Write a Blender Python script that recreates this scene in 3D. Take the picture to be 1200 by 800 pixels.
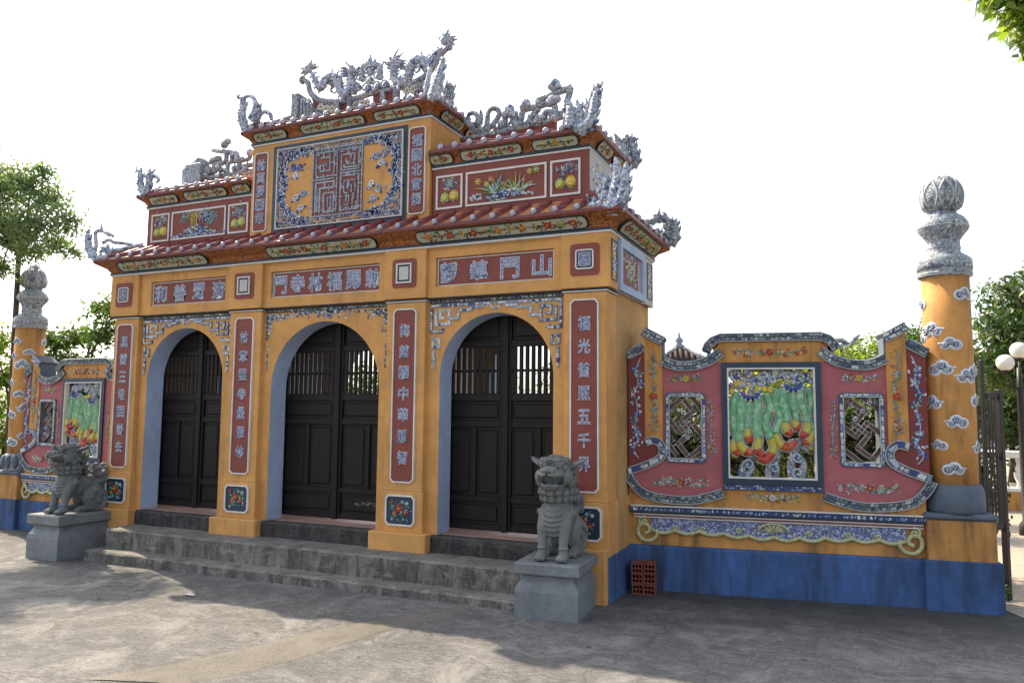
import bpy, math, random
import numpy as np
from mathutils import Vector, Matrix
random.seed(7); rng = np.random.default_rng(7)
sc = bpy.context.scene
for o in list(bpy.data.objects): bpy.data.objects.remove(o)
COL = sc.collection
PI = math.pi; rad = math.radians

# ------------------------------------------------------------------ camera
CAM = np.array([5.1624, -6.5067, 1.6185]); FPX = 903.14
YAW, PITCH, ROLL = .4266, .0913, .0089
_F = np.array([-math.sin(YAW)*math.cos(PITCH), math.cos(YAW)*math.cos(PITCH), math.sin(PITCH)])
_R0 = np.array([math.cos(YAW), math.sin(YAW), 0.]); _U0 = np.cross(_R0, _F)
_R = _R0*math.cos(ROLL)+_U0*math.sin(ROLL); _U = -_R0*math.sin(ROLL)+_U0*math.cos(ROLL)
cam_d = bpy.data.cameras.new('camera'); cam = bpy.data.objects.new('camera', cam_d); COL.objects.link(cam)
cam_d.sensor_width = 36; cam_d.lens = FPX/1200*36; cam_d.clip_end = 1500; cam_d.clip_start = .05
M = Matrix(((_R[0], _U[0], -_F[0], CAM[0]), (_R[1], _U[1], -_F[1], CAM[1]), (_R[2], _U[2], -_F[2], CAM[2]), (0, 0, 0, 1)))
cam.matrix_world = M
sc.camera = cam

# ------------------------------------------------------------------ sky, sun, exposure
SUN_H = (-.925, .38); SUN_EL = 47
saz = math.atan2(SUN_H[0], SUN_H[1])            # compass angle from +y towards +x
W = bpy.data.worlds.new('World'); sc.world = W; W.use_nodes = True
wn = W.node_tree.nodes; wl = W.node_tree.links
sky = wn.new('ShaderNodeTexSky'); sky.sky_type = 'NISHITA'; sky.sun_disc = False
sky.sun_elevation = rad(SUN_EL); sky.sun_rotation = saz
sky.air_density = 1.0; sky.dust_density = 3.0; sky.ozone_density = .3
bg = wn['Background']; bg.inputs['Strength'].default_value = .15
hs = wn.new('ShaderNodeHueSaturation'); hs.inputs['Saturation'].default_value = .5      # hazy, nearly white air
wl.new(sky.outputs[0], hs.inputs['Color']); wl.new(hs.outputs[0], bg.inputs[0])
sd = bpy.data.lights.new('sun', 'SUN'); sd.energy = 3.6; sd.angle = rad(.6); sd.color = (1, .84, .62)
sun = bpy.data.objects.new('sun', sd); COL.objects.link(sun)
sv = Vector((SUN_H[0]*math.cos(rad(SUN_EL)), SUN_H[1]*math.cos(rad(SUN_EL)), math.sin(rad(SUN_EL))))
sun.rotation_euler = sv.to_track_quat('Z', 'Y').to_euler(); sun.location = sv*30
vs = sc.view_settings; vs.view_transform = 'Standard'; vs.look = 'None'; vs.exposure = 1.22; vs.gamma = 1; vs.use_curve_mapping = False

# ------------------------------------------------------------------ pixel -> direction helpers
def ray(u, v): return _F+_R*(u-600)/FPX+_U*(400-v)/FPX
def hit(u, v, ax, c):
    w = ray(u, v); return CAM+w*(c-CAM[ax])/w[ax]
def atd(u, v, d): return CAM+ray(u, v)*d
def T(pts, y):                                   # a traced outline, set on the upright plane at depth y
    return [tuple(hit(a, b, 1, y)) for a, b in pts]

# ------------------------------------------------------------------ mesh builder
class Frame:
    def __init__(s, o, eu, ev):
        s.o = np.array(o, float); s.eu = np.array(eu, float); s.ev = np.array(ev, float); s.ew = np.cross(s.eu, s.ev)
    def __call__(s, u, v, w): return s.o+u*s.eu+v*s.ev+w*s.ew
def front(y0): return lambda u, v, w: (u, y0-w, v)
def sideR(x0): return lambda u, v, w: (x0+w, u, v)
IDM = lambda x, y, z: (x, y, z)

class MB:
    def __init__(s, mp=None): s.v = []; s.f = []; s.m = []; s.sm = []; s.mp = mp or IDM; s.mi = 0
    def add(s, vs, fs, smooth=False, mi=None):
        b = len(s.v); mp = s.mp; s.v += [tuple(mp(*p)) for p in vs]
        s.f += [tuple(b+i for i in f) for f in fs]; k = s.mi if mi is None else mi
        s.m += [k]*len(fs); s.sm += [smooth]*len(fs); return s
    def box(s, a0, a1, b0, b1, c0, c1, ch=0):     # u,v,w ; ch chamfers the front (w1) edges
        if ch <= 0:
            v = [(a0,b0,c0),(a1,b0,c0),(a1,b1,c0),(a0,b1,c0),(a0,b0,c1),(a1,b0,c1),(a1,b1,c1),(a0,b1,c1)]
            return s.add(v, [(3,2,1,0),(4,5,6,7),(0,1,5,4),(1,2,6,5),(2,3,7,6),(3,0,4,7)])
        v = []
        for (d, c) in ((0,c0),(0,c1-ch),(ch,c1)):
            v += [(a0+d,b0+d,c),(a1-d,b0+d,c),(a1-d,b1-d,c),(a0+d,b1-d,c)]
        f = [(3,2,1,0),(8,9,10,11)]
        for k in (0,4):
            for i in range(4): j=(i+1)%4; f.append((k+i,k+j,k+4+j,k+4+i))
        return s.add(v, f)
    def rbox(s, x0,x1,y0,y1,z0,z1,b=.006):        # box with all edges bevelled (identity space)
        cx,cy,cz=(x0+x1)/2,(y0+y1)/2,(z0+z1)/2; hx,hy,hz=(x1-x0)/2,(y1-y0)/2,(z1-z0)/2; v=[];idx={}
        for sx in (-1,1):
            for sy in (-1,1):
                for sz in (-1,1):
                    for k,(dx,dy,dz) in enumerate(((0,b,b),(b,0,b),(b,b,0))):
                        idx[sx,sy,sz,k]=len(v); v.append((cx+sx*(hx-dx),cy+sy*(hy-dy),cz+sz*(hz-dz)))
        f=[]; I=idx
        for a in (-1,1):
            f.append((I[a,-1,-1,0],I[a,1,-1,0],I[a,1,1,0],I[a,-1,1,0]))
            f.append((I[-1,a,-1,1],I[1,a,-1,1],I[1,a,1,1],I[-1,a,1,1]))
            f.append((I[-1,-1,a,2],I[1,-1,a,2],I[1,1,a,2],I[-1,1,a,2]))
            for c in (-1,1):
                f.append((I[a,c,-1,0],I[a,c,1,0],I[a,c,1,1],I[a,c,-1,1]))
                f.append((I[a,-1,c,0],I[a,1,c,0],I[a,1,c,2],I[a,-1,c,2]))
                f.append((I[-1,a,c,1],I[1,a,c,1],I[1,a,c,2],I[-1,a,c,2]))
                for d in (-1,1): f.append((I[a,c,d,0],I[a,c,d,1],I[a,c,d,2]))
        return s.add(v,f)
    def plate(s, poly, w0, w1, mi=None, ch=0):
        n = len(poly)
        if ch:
            q = offset_poly(poly, -ch)
            v = [(a,b,w0) for a,b in poly]+[(a,b,w1-ch) for a,b in poly]+[(a,b,w1) for a,b in q]
            f = [tuple(range(2*n,3*n))]+[(i,(i+1)%n,n+(i+1)%n,n+i) for i in range(n)]+[(n+i,n+(i+1)%n,2*n+(i+1)%n,2*n+i) for i in range(n)]
        else:
            v = [(a,b,w0) for a,b in poly]+[(a,b,w1) for a,b in poly]
            f = [tuple(range(n,2*n)), tuple(range(n-1,-1,-1))]+[(i,(i+1)%n,n+(i+1)%n,n+i) for i in range(n)]
        return s.add(v, f, mi=mi)
    def ring(s, poly, t, w0, w1, mi=None):        # raised border of width t inside poly
        q = offset_poly(poly, -t); n = len(poly)
        v = [(a,b,w0) for a,b in poly]+[(a,b,w1) for a,b in poly]+[(a,b,w1) for a,b in q]+[(a,b,w0) for a,b in q]
        f = []
        for k in range(3):
            for i in range(n): j=(i+1)%n; f.append((k*n+i,k*n+j,(k+1)*n+j,(k+1)*n+i))
        return s.add(v, f, mi=mi)
    def ribbon(s, path, wd, w0, w1, mi=None, closed=False):
        L, Rr = side_lines(path, wd, closed); n = len(path)
        v = [(a,b,w0) for a,b in L]+[(a,b,w1) for a,b in L]+[(a,b,w1) for a,b in Rr]+[(a,b,w0) for a,b in Rr]
        f = []
        for i in range(n if closed else n-1):
            j=(i+1)%n
            for k in range(3): f.append((k*n+i,k*n+j,(k+1)*n+j,(k+1)*n+i))
        if not closed: f += [(0,n,2*n,3*n),(n-1,4*n-1,3*n-1,2*n-1)]
        return s.add(v, f, mi=mi)
    def tube(s, path, r, n=8, mi=None, caps=True, flat=1.0, closed=False):
        P = [np.array(p, float) for p in path]; m = len(P)
        if not hasattr(r,'__len__'): r=[r]*m
        tang=[]
        for i in range(m):
            a=P[(i-1)%m] if (closed or i>0) else P[i]; b=P[(i+1)%m] if (closed or i<m-1) else P[i]
            t=b-a; tang.append(t/(np.linalg.norm(t)+1e-12))
        ref=np.array([0,0,1.]) if abs(tang[0][2])<.9 else np.array([0,1.,0])
        v=[]; u=np.cross(tang[0],ref); u/=np.linalg.norm(u)
        for i in range(m):
            u=u-tang[i]*(u@tang[i]); u/=(np.linalg.norm(u)+1e-12); w=np.cross(tang[i],u)
            for k in range(n):
                a=2*PI*k/n; v.append(tuple(P[i]+r[i]*(math.cos(a)*u+math.sin(a)*w*flat)))
        f=[]
        for i in range(m if closed else m-1):
            for k in range(n): j=(i+1)%m; f.append((i*n+k,i*n+(k+1)%n,j*n+(k+1)%n,j*n+k))
        if caps and not closed: f += [tuple(range(n-1,-1,-1)), tuple(range((m-1)*n,m*n))]
        return s.add(v,f,True,mi)
    def lathe(s, prof, n=24, c=(0,0,0), mi=None, smooth=True, ang0=0):
        v=[];f=[];m=len(prof)
        for r,z in prof:
            for k in range(n):
                a=2*PI*k/n+ang0; v.append((c[0]+r*math.cos(a),c[1]+r*math.sin(a),c[2]+z))
        for i in range(m-1):
            for k in range(n): f.append((i*n+k,i*n+(k+1)%n,(i+1)*n+(k+1)%n,(i+1)*n+k))
        f += [tuple(range(n-1,-1,-1)), tuple(range((m-1)*n,m*n))]
        return s.add(v,f,smooth,mi)
    def ell(s, c, r, nu=10, nv=7, mi=None, rot=None):
        v=[];f=[]
        if not hasattr(r,'__len__'): r=(r,r,r)
        Rm = rot if rot is not None else np.eye(3); c=np.array(c,float)
        for i in range(1,nv):
            p=PI*i/nv
            for k in range(nu):
                a=2*PI*k/nu
                v.append(tuple(c+Rm@np.array([r[0]*math.sin(p)*math.cos(a),r[1]*math.sin(p)*math.sin(a),r[2]*math.cos(p)])))
        t=len(v); v.append(tuple(c+Rm@np.array([0,0,r[2]]))); v.append(tuple(c-Rm@np.array([0,0,r[2]])))
        for i in range(nv-2):
            for k in range(nu): f.append((i*nu+k,(i+1)*nu+k,(i+1)*nu+(k+1)%nu,i*nu+(k+1)%nu))
        for k in range(nu): f.append((t,k,(k+1)%nu)); f.append((t+1,(nv-2)*nu+(k+1)%nu,(nv-2)*nu+k))
        return s.add(v,f,True,mi)
    def dome(s, u, vv, ru, rv=None, h=.01, w=0, ang=0, n=7, mi=None, pt=0):   # small raised chip / petal / leaf
        rv = rv or ru; v=[];ca,sa=math.cos(ang),math.sin(ang)
        for k in range(n):
            a=2*PI*k/n; x=ru*math.cos(a); y=rv*math.sin(a)*(1-pt*max(0,math.cos(a)))
            v.append((u+x*ca-y*sa, vv+x*sa+y*ca, w))
        m=[]
        for a,b,_ in v: m.append((u+(a-u)*.6, vv+(b-vv)*.6, w+h*.85))
        f=[(i,(i+1)%n,n+(i+1)%n,n+i) for i in range(n)]+[tuple(range(n,2*n))]
        return s.add(v+m,f,False,mi)
    def flower(s, u, v, r, petals=6, mp=0, mc=1, w=0, h=.012):
        a0=random.random()*6
        for k in range(petals):
            a=a0+2*PI*k/petals; s.dome(u+math.cos(a)*r*.6, v+math.sin(a)*r*.6, r*.45, r*.3, h, w, a, 6, mp)
        s.dome(u,v,r*.32,None,h*1.5,w,0,6,mc); return s
    def leafs(s, u, v, l, ang, mi, w=0): return s.dome(u+math.cos(ang)*l*.5, v+math.sin(ang)*l*.5, l*.55, l*.22, .009, w, ang, 6, mi, .5)
    def build(s, name, mats, parent=None, **k):
        me=bpy.data.meshes.new(name); me.from_pydata(s.v,[],s.f)
        if not isinstance(mats,(list,tuple)): mats=[mats]
        for m in mats: me.materials.append(m)
        if len(mats)>1: me.polygons.foreach_set('material_index', s.m)
        if any(s.sm): me.polygons.foreach_set('use_smooth', s.sm)
        me.update(); return link(name, me, parent, **k)
def link(name, me, parent=None, label=None, cat=None, group=None, kind=None, loc=None, rotz=None):
    o=bpy.data.objects.new(name, me); COL.objects.link(o)
    if parent is not None: o.parent=parent
    if label: o['label']=label
    if cat: o['category']=cat
    if group: o['group']=group
    if kind: o['kind']=kind
    if loc is not None: o.location=loc
    if rotz is not None: o.rotation_euler=(0,0,rotz)
    return o
def thing(name, label, cat, loc=(0,0,0), rotz=0, group=None, kind=None):
    o=link(name, None, None, label, cat, group, kind, loc, rotz); o.empty_display_size=.2; return o
def side_lines(path, wd, closed=False):
    P=[np.array(p[:2],float) for p in path]; n=len(P); L=[];R=[]
    if not hasattr(wd,'__len__'): wd=[wd]*n
    for i in range(n):
        a=P[i-1] if (closed or i>0) else None; b=P[(i+1)%n] if (closed or i<n-1) else None
        d1=(P[i]-a) if a is not None else (b-P[i]); d2=(b-P[i]) if b is not None else (P[i]-a)
        d1=d1/(np.linalg.norm(d1)+1e-9); d2=d2/(np.linalg.norm(d2)+1e-9)
        n1=np.array([-d1[1],d1[0]]); n2=np.array([-d2[1],d2[0]]); m=n1+n2; l=np.linalg.norm(m)
        m = n1 if l<.3 else m/l; k=min(1/max(.4,m@n1),2)
        L.append(tuple(P[i]+m*wd[i]/2*k)); R.append(tuple(P[i]-m*wd[i]/2*k))
    return L,R
def offset_poly(poly, d):                          # positive grows a counter-clockwise polygon
    n=len(poly); A=sum(poly[i][0]*poly[(i+1)%n][1]-poly[(i+1)%n][0]*poly[i][1] for i in range(n))
    L,R=side_lines(poly, 2*abs(d), True); return (R if (d>0)==(A>0) else L)
def rect(a0,a1,b0,b1): return [(a0,b0),(a1,b0),(a1,b1),(a0,b1)]
def notched(a0,a1,b0,b1,c):                        # rectangle with small concave square-ish corners
    pts=[]
    for (x,y,sx,sy,fl) in ((a0,b0,1,1,0),(a1,b0,-1,1,1),(a1,b1,-1,-1,0),(a0,b1,1,-1,1)):
        q=[(x,y+sy*c),(x+sx*c*.3,y+sy*c*.75),(x+sx*c*.75,y+sy*c*.3),(x+sx*c,y)]
        pts += q if not fl else q[::-1]
    return pts
def rounded(a0,a1,b0,b1,c,n=4):
    pts=[]
    for cx,cy,s in ((a1-c,b0+c,-90),(a1-c,b1-c,0),(a0+c,b1-c,90),(a0+c,b0+c,180)):
        for i in range(n+1): a=rad(s+90*i/n); pts.append((cx+c*math.cos(a),cy+c*math.sin(a)))
    return pts
def smooth(path, k=4):                             # Catmull-Rom through the points
    P=[np.array(p,float) for p in path]; out=[]
    for i in range(len(P)-1):
        p0=P[max(i-1,0)];p1=P[i];p2=P[i+1];p3=P[min(i+2,len(P)-1)]
        for j in range(k):
            t=j/k; out.append(tuple(.5*((2*p1)+(-p0+p2)*t+(2*p0-5*p1+4*p2-p3)*t*t+(-p0+3*p1-3*p2+p3)*t**3)))
    out.append(tuple(P[-1])); return out
def lerp_list(vals, n):
    x=np.linspace(0,1,len(vals)); return list(np.interp(np.linspace(0,1,n), x, vals))
def spiral(cx, cy, r0, r1, a0, turns, n=14):
    return [(cx+(r0+(r1-r0)*i/n)*math.cos(a0+2*PI*turns*i/n), cy+(r0+(r1-r0)*i/n)*math.sin(a0+2*PI*turns*i/n)) for i in range(n+1)]
def chips(mb, path, wd, rows=1, step=None, w=0, h=.006, mi=0, gap=.12, closed=False):   # broken porcelain set along a path
    P=[np.array(p[:2],float) for p in path]
    if closed: P.append(P[0])
    d=[0]
    for i in range(len(P)-1): d.append(d[-1]+np.linalg.norm(P[i+1]-P[i]))
    tot=d[-1]; cw=wd/rows; step=step or cw*1.2
    xs=[p[0] for p in P]; ys=[p[1] for p in P]
    def at(s, o):
        s=min(max(s,0),tot); a=np.array([np.interp(s,d,xs),np.interp(s,d,ys)]); e=.004
        b=np.array([np.interp(min(s+e,tot),d,xs),np.interp(min(s+e,tot),d,ys)]); c=np.array([np.interp(max(s-e,0),d,xs),np.interp(max(s-e,0),d,ys)])
        t=b-c; t=t/(np.linalg.norm(t)+1e-9); return a+np.array([-t[1],t[0]])*o
    for r in range(rows):
        o0=-wd/2+r*cw; s=0
        while s<tot-.3*step:
            l=step*random.uniform(.5,1.6); j=lambda: random.uniform(-.14,.14)*cw
            sk=random.uniform(-.3,.3)*l; q=[at(s+l*gap/2-sk*.5,o0+cw*gap+j()), at(s+l*(1-gap/2)-sk*.5+j(),o0+cw*gap+j()), at(s+l*(1-gap/2)+sk*.5+j(),o0+cw*(1-gap)+j()), at(s+l*gap/2+sk*.5,o0+cw*(1-gap)+j())]
            c=sum(q)/4; hh=h*random.uniform(.7,1.3)
            v=[(p[0],p[1],w) for p in q]+[tuple(p*.85+c*.15)+(w+hh+random.uniform(-.001,.001),) for p in q]
            if cw>.03 and random.random()<.55:               # snapped across: two triangular shards
                k0=random.randint(0,1); tri=((0,1,2),(0,2,3)) if k0 else ((0,1,3),(1,2,3))
                for t3 in tri:
                    tc=sum(q[i_] for i_ in t3)/3; pts=[q[i_]*.88+tc*.12 for i_ in t3]; h3=h*random.uniform(.6,1.4)
                    mb.add([(p[0],p[1],w) for p in pts]+[tuple(p*.85+tc*.15)+(w+h3,) for p in pts],[(3,4,5),(0,1,4,3),(1,2,5,4),(2,0,3,5)],False,mi)
            else: mb.add(v,[(4,5,6,7),(0,1,5,4),(1,2,6,5),(2,3,7,6),(3,0,4,7)],False,mi)
            s+=l
    return mb

# ------------------------------------------------------------------ materials
def newmat(name):
    m=bpy.data.materials.new(name); m.use_nodes=True; nt=m.node_tree; return m,nt,nt.nodes['Principled BSDF']
def N(nt, t, **k):
    n=nt.nodes.new(t)
    for a,b in k.items():
        if a in n.inputs: n.inputs[a].default_value=b
        else: setattr(n,a,b)
    return n
def mixc(nt, fac, a, b, bt='MIX'):
    n=nt.nodes.new('ShaderNodeMix'); n.data_type='RGBA'; n.blend_type=bt
    for k,x in ((0,fac),(6,a),(7,b)):
        if isinstance(x,bpy.types.NodeSocket): nt.links.new(x,n.inputs[k])
        else: n.inputs[k].default_value = x if k==0 else (*x,1) if len(x)==3 else x
    return n.outputs[2]
def ramp(nt, src, stops, const=False):
    r=nt.nodes.new('ShaderNodeValToRGB'); cr=r.color_ramp
    if const: cr.interpolation='CONSTANT'
    while len(cr.elements)<len(stops): cr.elements.new(.5)
    for e,(p,c) in zip(cr.elements,stops): e.position=p; e.color=(*c,1) if hasattr(c,'__len__') else (c,c,c,1)
    nt.links.new(src,r.inputs[0]); return r.outputs[0]
def coords(nt, sc_=(1,1,1), rot=(0,0,0), kind='Object'):
    t=nt.nodes.new('ShaderNodeTexCoord'); m=nt.nodes.new('ShaderNodeMapping'); m.inputs['Scale'].default_value=sc_; m.inputs['Rotation'].default_value=rot
    nt.links.new(t.outputs[kind],m.inputs[0]); return m.outputs[0]
def noise(nt, vec, scale, detail=4, rough=.6, dist=0):
    n=nt.nodes.new('ShaderNodeTexNoise'); n.inputs['Scale'].default_value=scale; n.inputs['Detail'].default_value=detail; n.inputs['Roughness'].default_value=rough; n.inputs['Distortion'].default_value=dist
    nt.links.new(vec,n.inputs['Vector']); return n.outputs['Fac']
def bump(nt, bs, src, strength=.3, dist=.01):
    b=nt.nodes.new('ShaderNodeBump'); b.inputs['Strength'].default_value=strength; b.inputs['Distance'].default_value=dist
    nt.links.new(src,b.inputs['Height']); nt.links.new(b.outputs[0],bs.inputs['Normal'])
def paint(name, col, var=.12, dirt=(.08,.07,.06), dirtamt=.5, rough=.75, streak=True, lo=.56, fine=60, hue=None):
    m,nt,bs=newmat(name); v=coords(nt)
    n1=noise(nt,v,1.7,7,.68,.6); c2=hue or tuple(x*(1-2.2*var) for x in col); c1=tuple(min(1,x*(1+var)) for x in col)
    c=mixc(nt, ramp(nt,n1,[(.3,0),(.72,1)]), c2, c1)
    n3=noise(nt,v,7,6,.75,.4); c=mixc(nt, ramp(nt,n3,[(.44,0),(.72,.6)]), c, tuple(x*.70 for x in col)); n4=noise(nt,v,4.3,6,.72,.8); c=mixc(nt, ramp(nt,n4,[(.60,0),(.70,.32)]), c, tuple(min(1,x*1.1+.07) for x in col))
    if streak:
        vs_=coords(nt,(2.6,2.6,.5)); ns=noise(nt,vs_,2.0,3,.6,.5); na=noise(nt,coords(nt,(7,7,1.2)),2.0,4,.6,.3)
        av=nt.nodes.new('ShaderNodeMath'); av.operation='MULTIPLY_ADD'; av.inputs[1].default_value=.35; nt.links.new(na,av.inputs[0]); sc1=nt.nodes.new('ShaderNodeMath'); sc1.operation='MULTIPLY'; sc1.inputs[1].default_value=.65; nt.links.new(ns,sc1.inputs[0]); nt.links.new(sc1.outputs[0],av.inputs[2])
        f=ramp(nt,av.outputs[0],[(lo,0),(lo+.22,dirtamt)]); c=mixc(nt,f,c,dirt)
    nt.links.new(c,bs.inputs['Base Color']); bs.inputs['Roughness'].default_value=rough
    nf=noise(nt,v,fine,3,.6); bump(nt,bs,nf,.25,.004); return m
def plain(name, col, rough=.3, var=.25, scale=25, spec=.5):
    m,nt,bs=newmat(name); v=coords(nt); n=noise(nt,v,scale,3)
    c=mixc(nt, ramp(nt,n,[(.3,0),(.7,1)]), tuple(x*(1-var) for x in col), tuple(min(1,x*(1+var)) for x in col))
    nt.links.new(c,bs.inputs['Base Color']); bs.inputs['Roughness'].default_value=rough; bs.inputs['Specular IOR Level'].default_value=spec; return m
def island(name, stops, rough=.16, var=.15):        # every loose chip its own glaze colour
    m,nt,bs=newmat(name); g=nt.nodes.new('ShaderNodeNewGeometry')
    c=ramp(nt,g.outputs['Random Per Island'],stops,True); v=coords(nt); n=noise(nt,v,70,2)
    c=mixc(nt, ramp(nt,n,[(.35,0),(.65,1)]), c, mixc(nt,1.0,c,(1-var*1.6,)*3,'MULTIPLY'))
    nt.links.new(c,bs.inputs['Base Color']); bs.inputs['Roughness'].default_value=rough; return m
def shardmat(name, stops, scale=42, mortar=(.10,.105,.12), edge=.06, rough=.2):   # glazed shards pressed in mortar
    m,nt,bs=newmat(name); v=coords(nt); a=nt.nodes.new('ShaderNodeTexVoronoi'); a.inputs['Scale'].default_value=scale
    b=nt.nodes.new('ShaderNodeTexVoronoi'); b.feature='DISTANCE_TO_EDGE'; b.inputs['Scale'].default_value=scale
    nt.links.new(v,a.inputs['Vector']); nt.links.new(v,b.inputs['Vector'])
    sx=nt.nodes.new('ShaderNodeSeparateColor'); nt.links.new(a.outputs['Color'],sx.inputs[0])
    c=ramp(nt,sx.outputs[0],stops,True); e=ramp(nt,b.outputs['Distance'],[(edge*.5,0),(edge*1.6,1)])
    c=mixc(nt,e,mortar,c); d=noise(nt,v,3.5,4); c=mixc(nt,ramp(nt,d,[(.5,0),(.8,.35)]),c,(.13,.125,.12))
    nt.links.new(c,bs.inputs['Base Color']); r=ramp(nt,e,[(0,.8),(1,rough)]); nt.links.new(r,bs.inputs['Roughness'])
    bump(nt,bs,e,.5,.004); return m
WHT=(.68,.69,.70); PB=(.42,.48,.58); LB=(.22,.30,.50); CB=(.035,.06,.26); GY=(.30,.32,.36); NV=(.02,.03,.10)
m_orange=paint('ochre_limewash',(.67,.34,.105),.12,(.20,.11,.045),.55,.82,True,.53)
m_orange2=paint('ochre_weathered',(.62,.30,.085),.18,(.055,.042,.03),.85,.85,True,.50)
m_orange_side=paint('ochre_faded',(.60,.33,.115),.18,(.14,.10,.06),.55,.85,True,.52)
m_maroon=paint('maroon_paint',(.235,.052,.036),.10,(.10,.03,.025),.3,.6,False)
m_maroon2=paint('dark_red_paint',(.20,.032,.026),.12,(.05,.02,.02),.5,.6,True)
m_tile=plain('maroon_glazed_tile',(.16,.028,.028),.28,.35,9)
m_tilelip=paint('maroon_lip',(.17,.032,.03),.15,(.03,.02,.02),.5,.45)
m_white=paint('white_plaster',(.72,.70,.66),.06,(.25,.22,.2),.35,.7)
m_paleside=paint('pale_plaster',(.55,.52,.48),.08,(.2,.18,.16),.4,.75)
m_reveal=paint('pale_blue_limewash',(.44,.53,.72),.10,(.16,.17,.2),.4,.8)
m_blue=paint('cobalt_limewash',(.052,.118,.30),.22,(.02,.028,.05),.85,.88,True,.47,40,(.035,.07,.16))
m_pink=paint('dusty_pink_paint',(.41,.118,.128),.12,(.20,.06,.07),.45,.7,True,.55)
m_navy=paint('navy_paint',(.016,.038,.075),.15,(.01,.02,.03),.4,.45)
m_dark=paint('near_black_line',(.02,.022,.028),.1,(.01,.01,.01),.2,.6)
m_cream=paint('cream_panel',(.50,.49,.38),.10,(.25,.2,.12),.4,.6,False)
m_rust=None
def rustmat():
    m,nt,bs=newmat('brown_scroll_paint'); v=coords(nt); n=noise(nt,v,26,2,.5,2.2)
    c=ramp(nt,n,[(.40,(.10,.03,.012)),(.5,(.34,.10,.022)),(.62,(.40,.15,.03))]); nt.links.new(c,bs.inputs['Base Color']); bs.inputs['Roughness'].default_value=.6
    bump(nt,bs,n,.4,.006); return m
m_rust=rustmat()
m_ws=island('blue_white_chips',[(0,WHT),(.30,PB),(.48,(.52,.55,.60)),(.66,LB),(.80,CB),(.92,GY)])
m_wsd=island('grey_blue_chips',[(0,(.22,.27,.29)),(.2,(.08,.12,.15)),(.36,(.34,.39,.39)),(.50,(.04,.07,.12)),(.66,(.13,.18,.20)),(.80,(.50,.53,.53)),(.9,(.10,.15,.26))])
m_blues=island('cobalt_chips',[(0,CB),(.35,LB),(.55,(.06,.10,.34)),(.75,PB),(.92,WHT)])
m_shard=shardmat('porcelain_shards',[(0,(.60,.63,.68)),(.28,(.42,.48,.58)),(.50,(.27,.34,.50)),(.66,(.52,.56,.62)),(.86,(.10,.14,.32)),(.94,(.34,.36,.40))],30,(.17,.18,.21),.05)
m_shard_l=shardmat('pale_porcelain_shards',[(0,(.60,.63,.68)),(.3,(.45,.50,.60)),(.55,(.52,.56,.63)),(.80,(.28,.35,.50)),(.92,(.38,.40,.44))],28,(.2,.21,.24),.05)
m_shard_d=shardmat('weathered_porcelain_shards',[(0,(.40,.43,.47)),(.3,(.27,.32,.40)),(.5,(.34,.38,.42)),(.80,(.13,.17,.27)),(.88,(.50,.53,.56))],30,(.12,.125,.135),.06)
m_shard_b=shardmat('cobalt_shards',[(0,CB),(.3,(.05,.08,.26)),(.55,LB),(.72,NV),(.88,PB)],60,(.45,.48,.52),.05)
g_white=plain('glaze_white',(.62,.64,.66),.2,.15,40); g_pale=plain('glaze_pale_blue',(.36,.43,.56),.2,.25,40)
g_cob=plain('glaze_cobalt',(.05,.08,.32),.2,.4,40); g_lb=plain('glaze_mid_blue',(.16,.24,.50),.2,.3,40)
g_red=plain('glaze_red',(.42,.045,.03),.25,.25,40); g_yel=plain('glaze_yellow',(.58,.44,.06),.25,.25,40); g_or=plain('glaze_orange',(.55,.20,.04),.25,.25,40)
g_grn=plain('glaze_green',(.10,.26,.10),.25,.3,40); g_teal=plain('glaze_teal',(.16,.33,.30),.25,.3,40); g_lime=plain('glaze_lime',(.42,.46,.10),.25,.25,40); g_tan=plain('glaze_yellow_grey',(.42,.42,.22),.3,.25,30)
PAL=[g_white,g_cob,g_lb,g_pale,g_grn,g_teal,g_yel,g_red,g_or,g_lime]; WH,CO,MB_,PA,GR,TE,YE,RE,OR,LI=range(10)
def woodmat():
    m,nt,bs=newmat('black_brown_timber'); v=coords(nt,(14,14,1.2)); n=noise(nt,v,4,5,.6,.5)
    c=ramp(nt,n,[(.3,(.005,.004,.0045)),(.6,(.011,.008,.008)),(.85,(.03,.023,.021))]); nt.links.new(c,bs.inputs['Base Color']); bs.inputs['Specular IOR Level'].default_value=.28; bs.inputs['Roughness'].default_value=.5; bump(nt,bs,n,.3,.004); return m
m_wood=woodmat()
def stonemat(name, col, sp=.35, rough=.7):
    m,nt,bs=newmat(name); v=coords(nt); n1=noise(nt,v,3,5,.65); n2=noise(nt,v,90,2,.5); n3=noise(nt,v,14,4,.7)
    c=mixc(nt,ramp(nt,n1,[(.3,0),(.7,1)]),tuple(x*.62 for x in col),tuple(x*1.15 for x in col)); c=mixc(nt,ramp(nt,n2,[(.4,0),(.7,sp)]),c,tuple(x*1.7 for x in col))
    c=mixc(nt,ramp(nt,n3,[(.55,0),(.75,.6)]),c,tuple(x*.42 for x in col))
    nt.links.new(c,bs.inputs['Base Color']); bs.inputs['Roughness'].default_value=rough; bump(nt,bs,n3,.25,.006); return m
m_stone=stonemat('grey_green_stone',(.15,.158,.152)); m_stone2=stonemat('blue_grey_stone',(.175,.19,.20))
m_black=plain('black_iron',(.016,.012,.013),.5,.3,30); m_bark=plain('bark',(.085,.065,.05),.9,.4,8)
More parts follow.
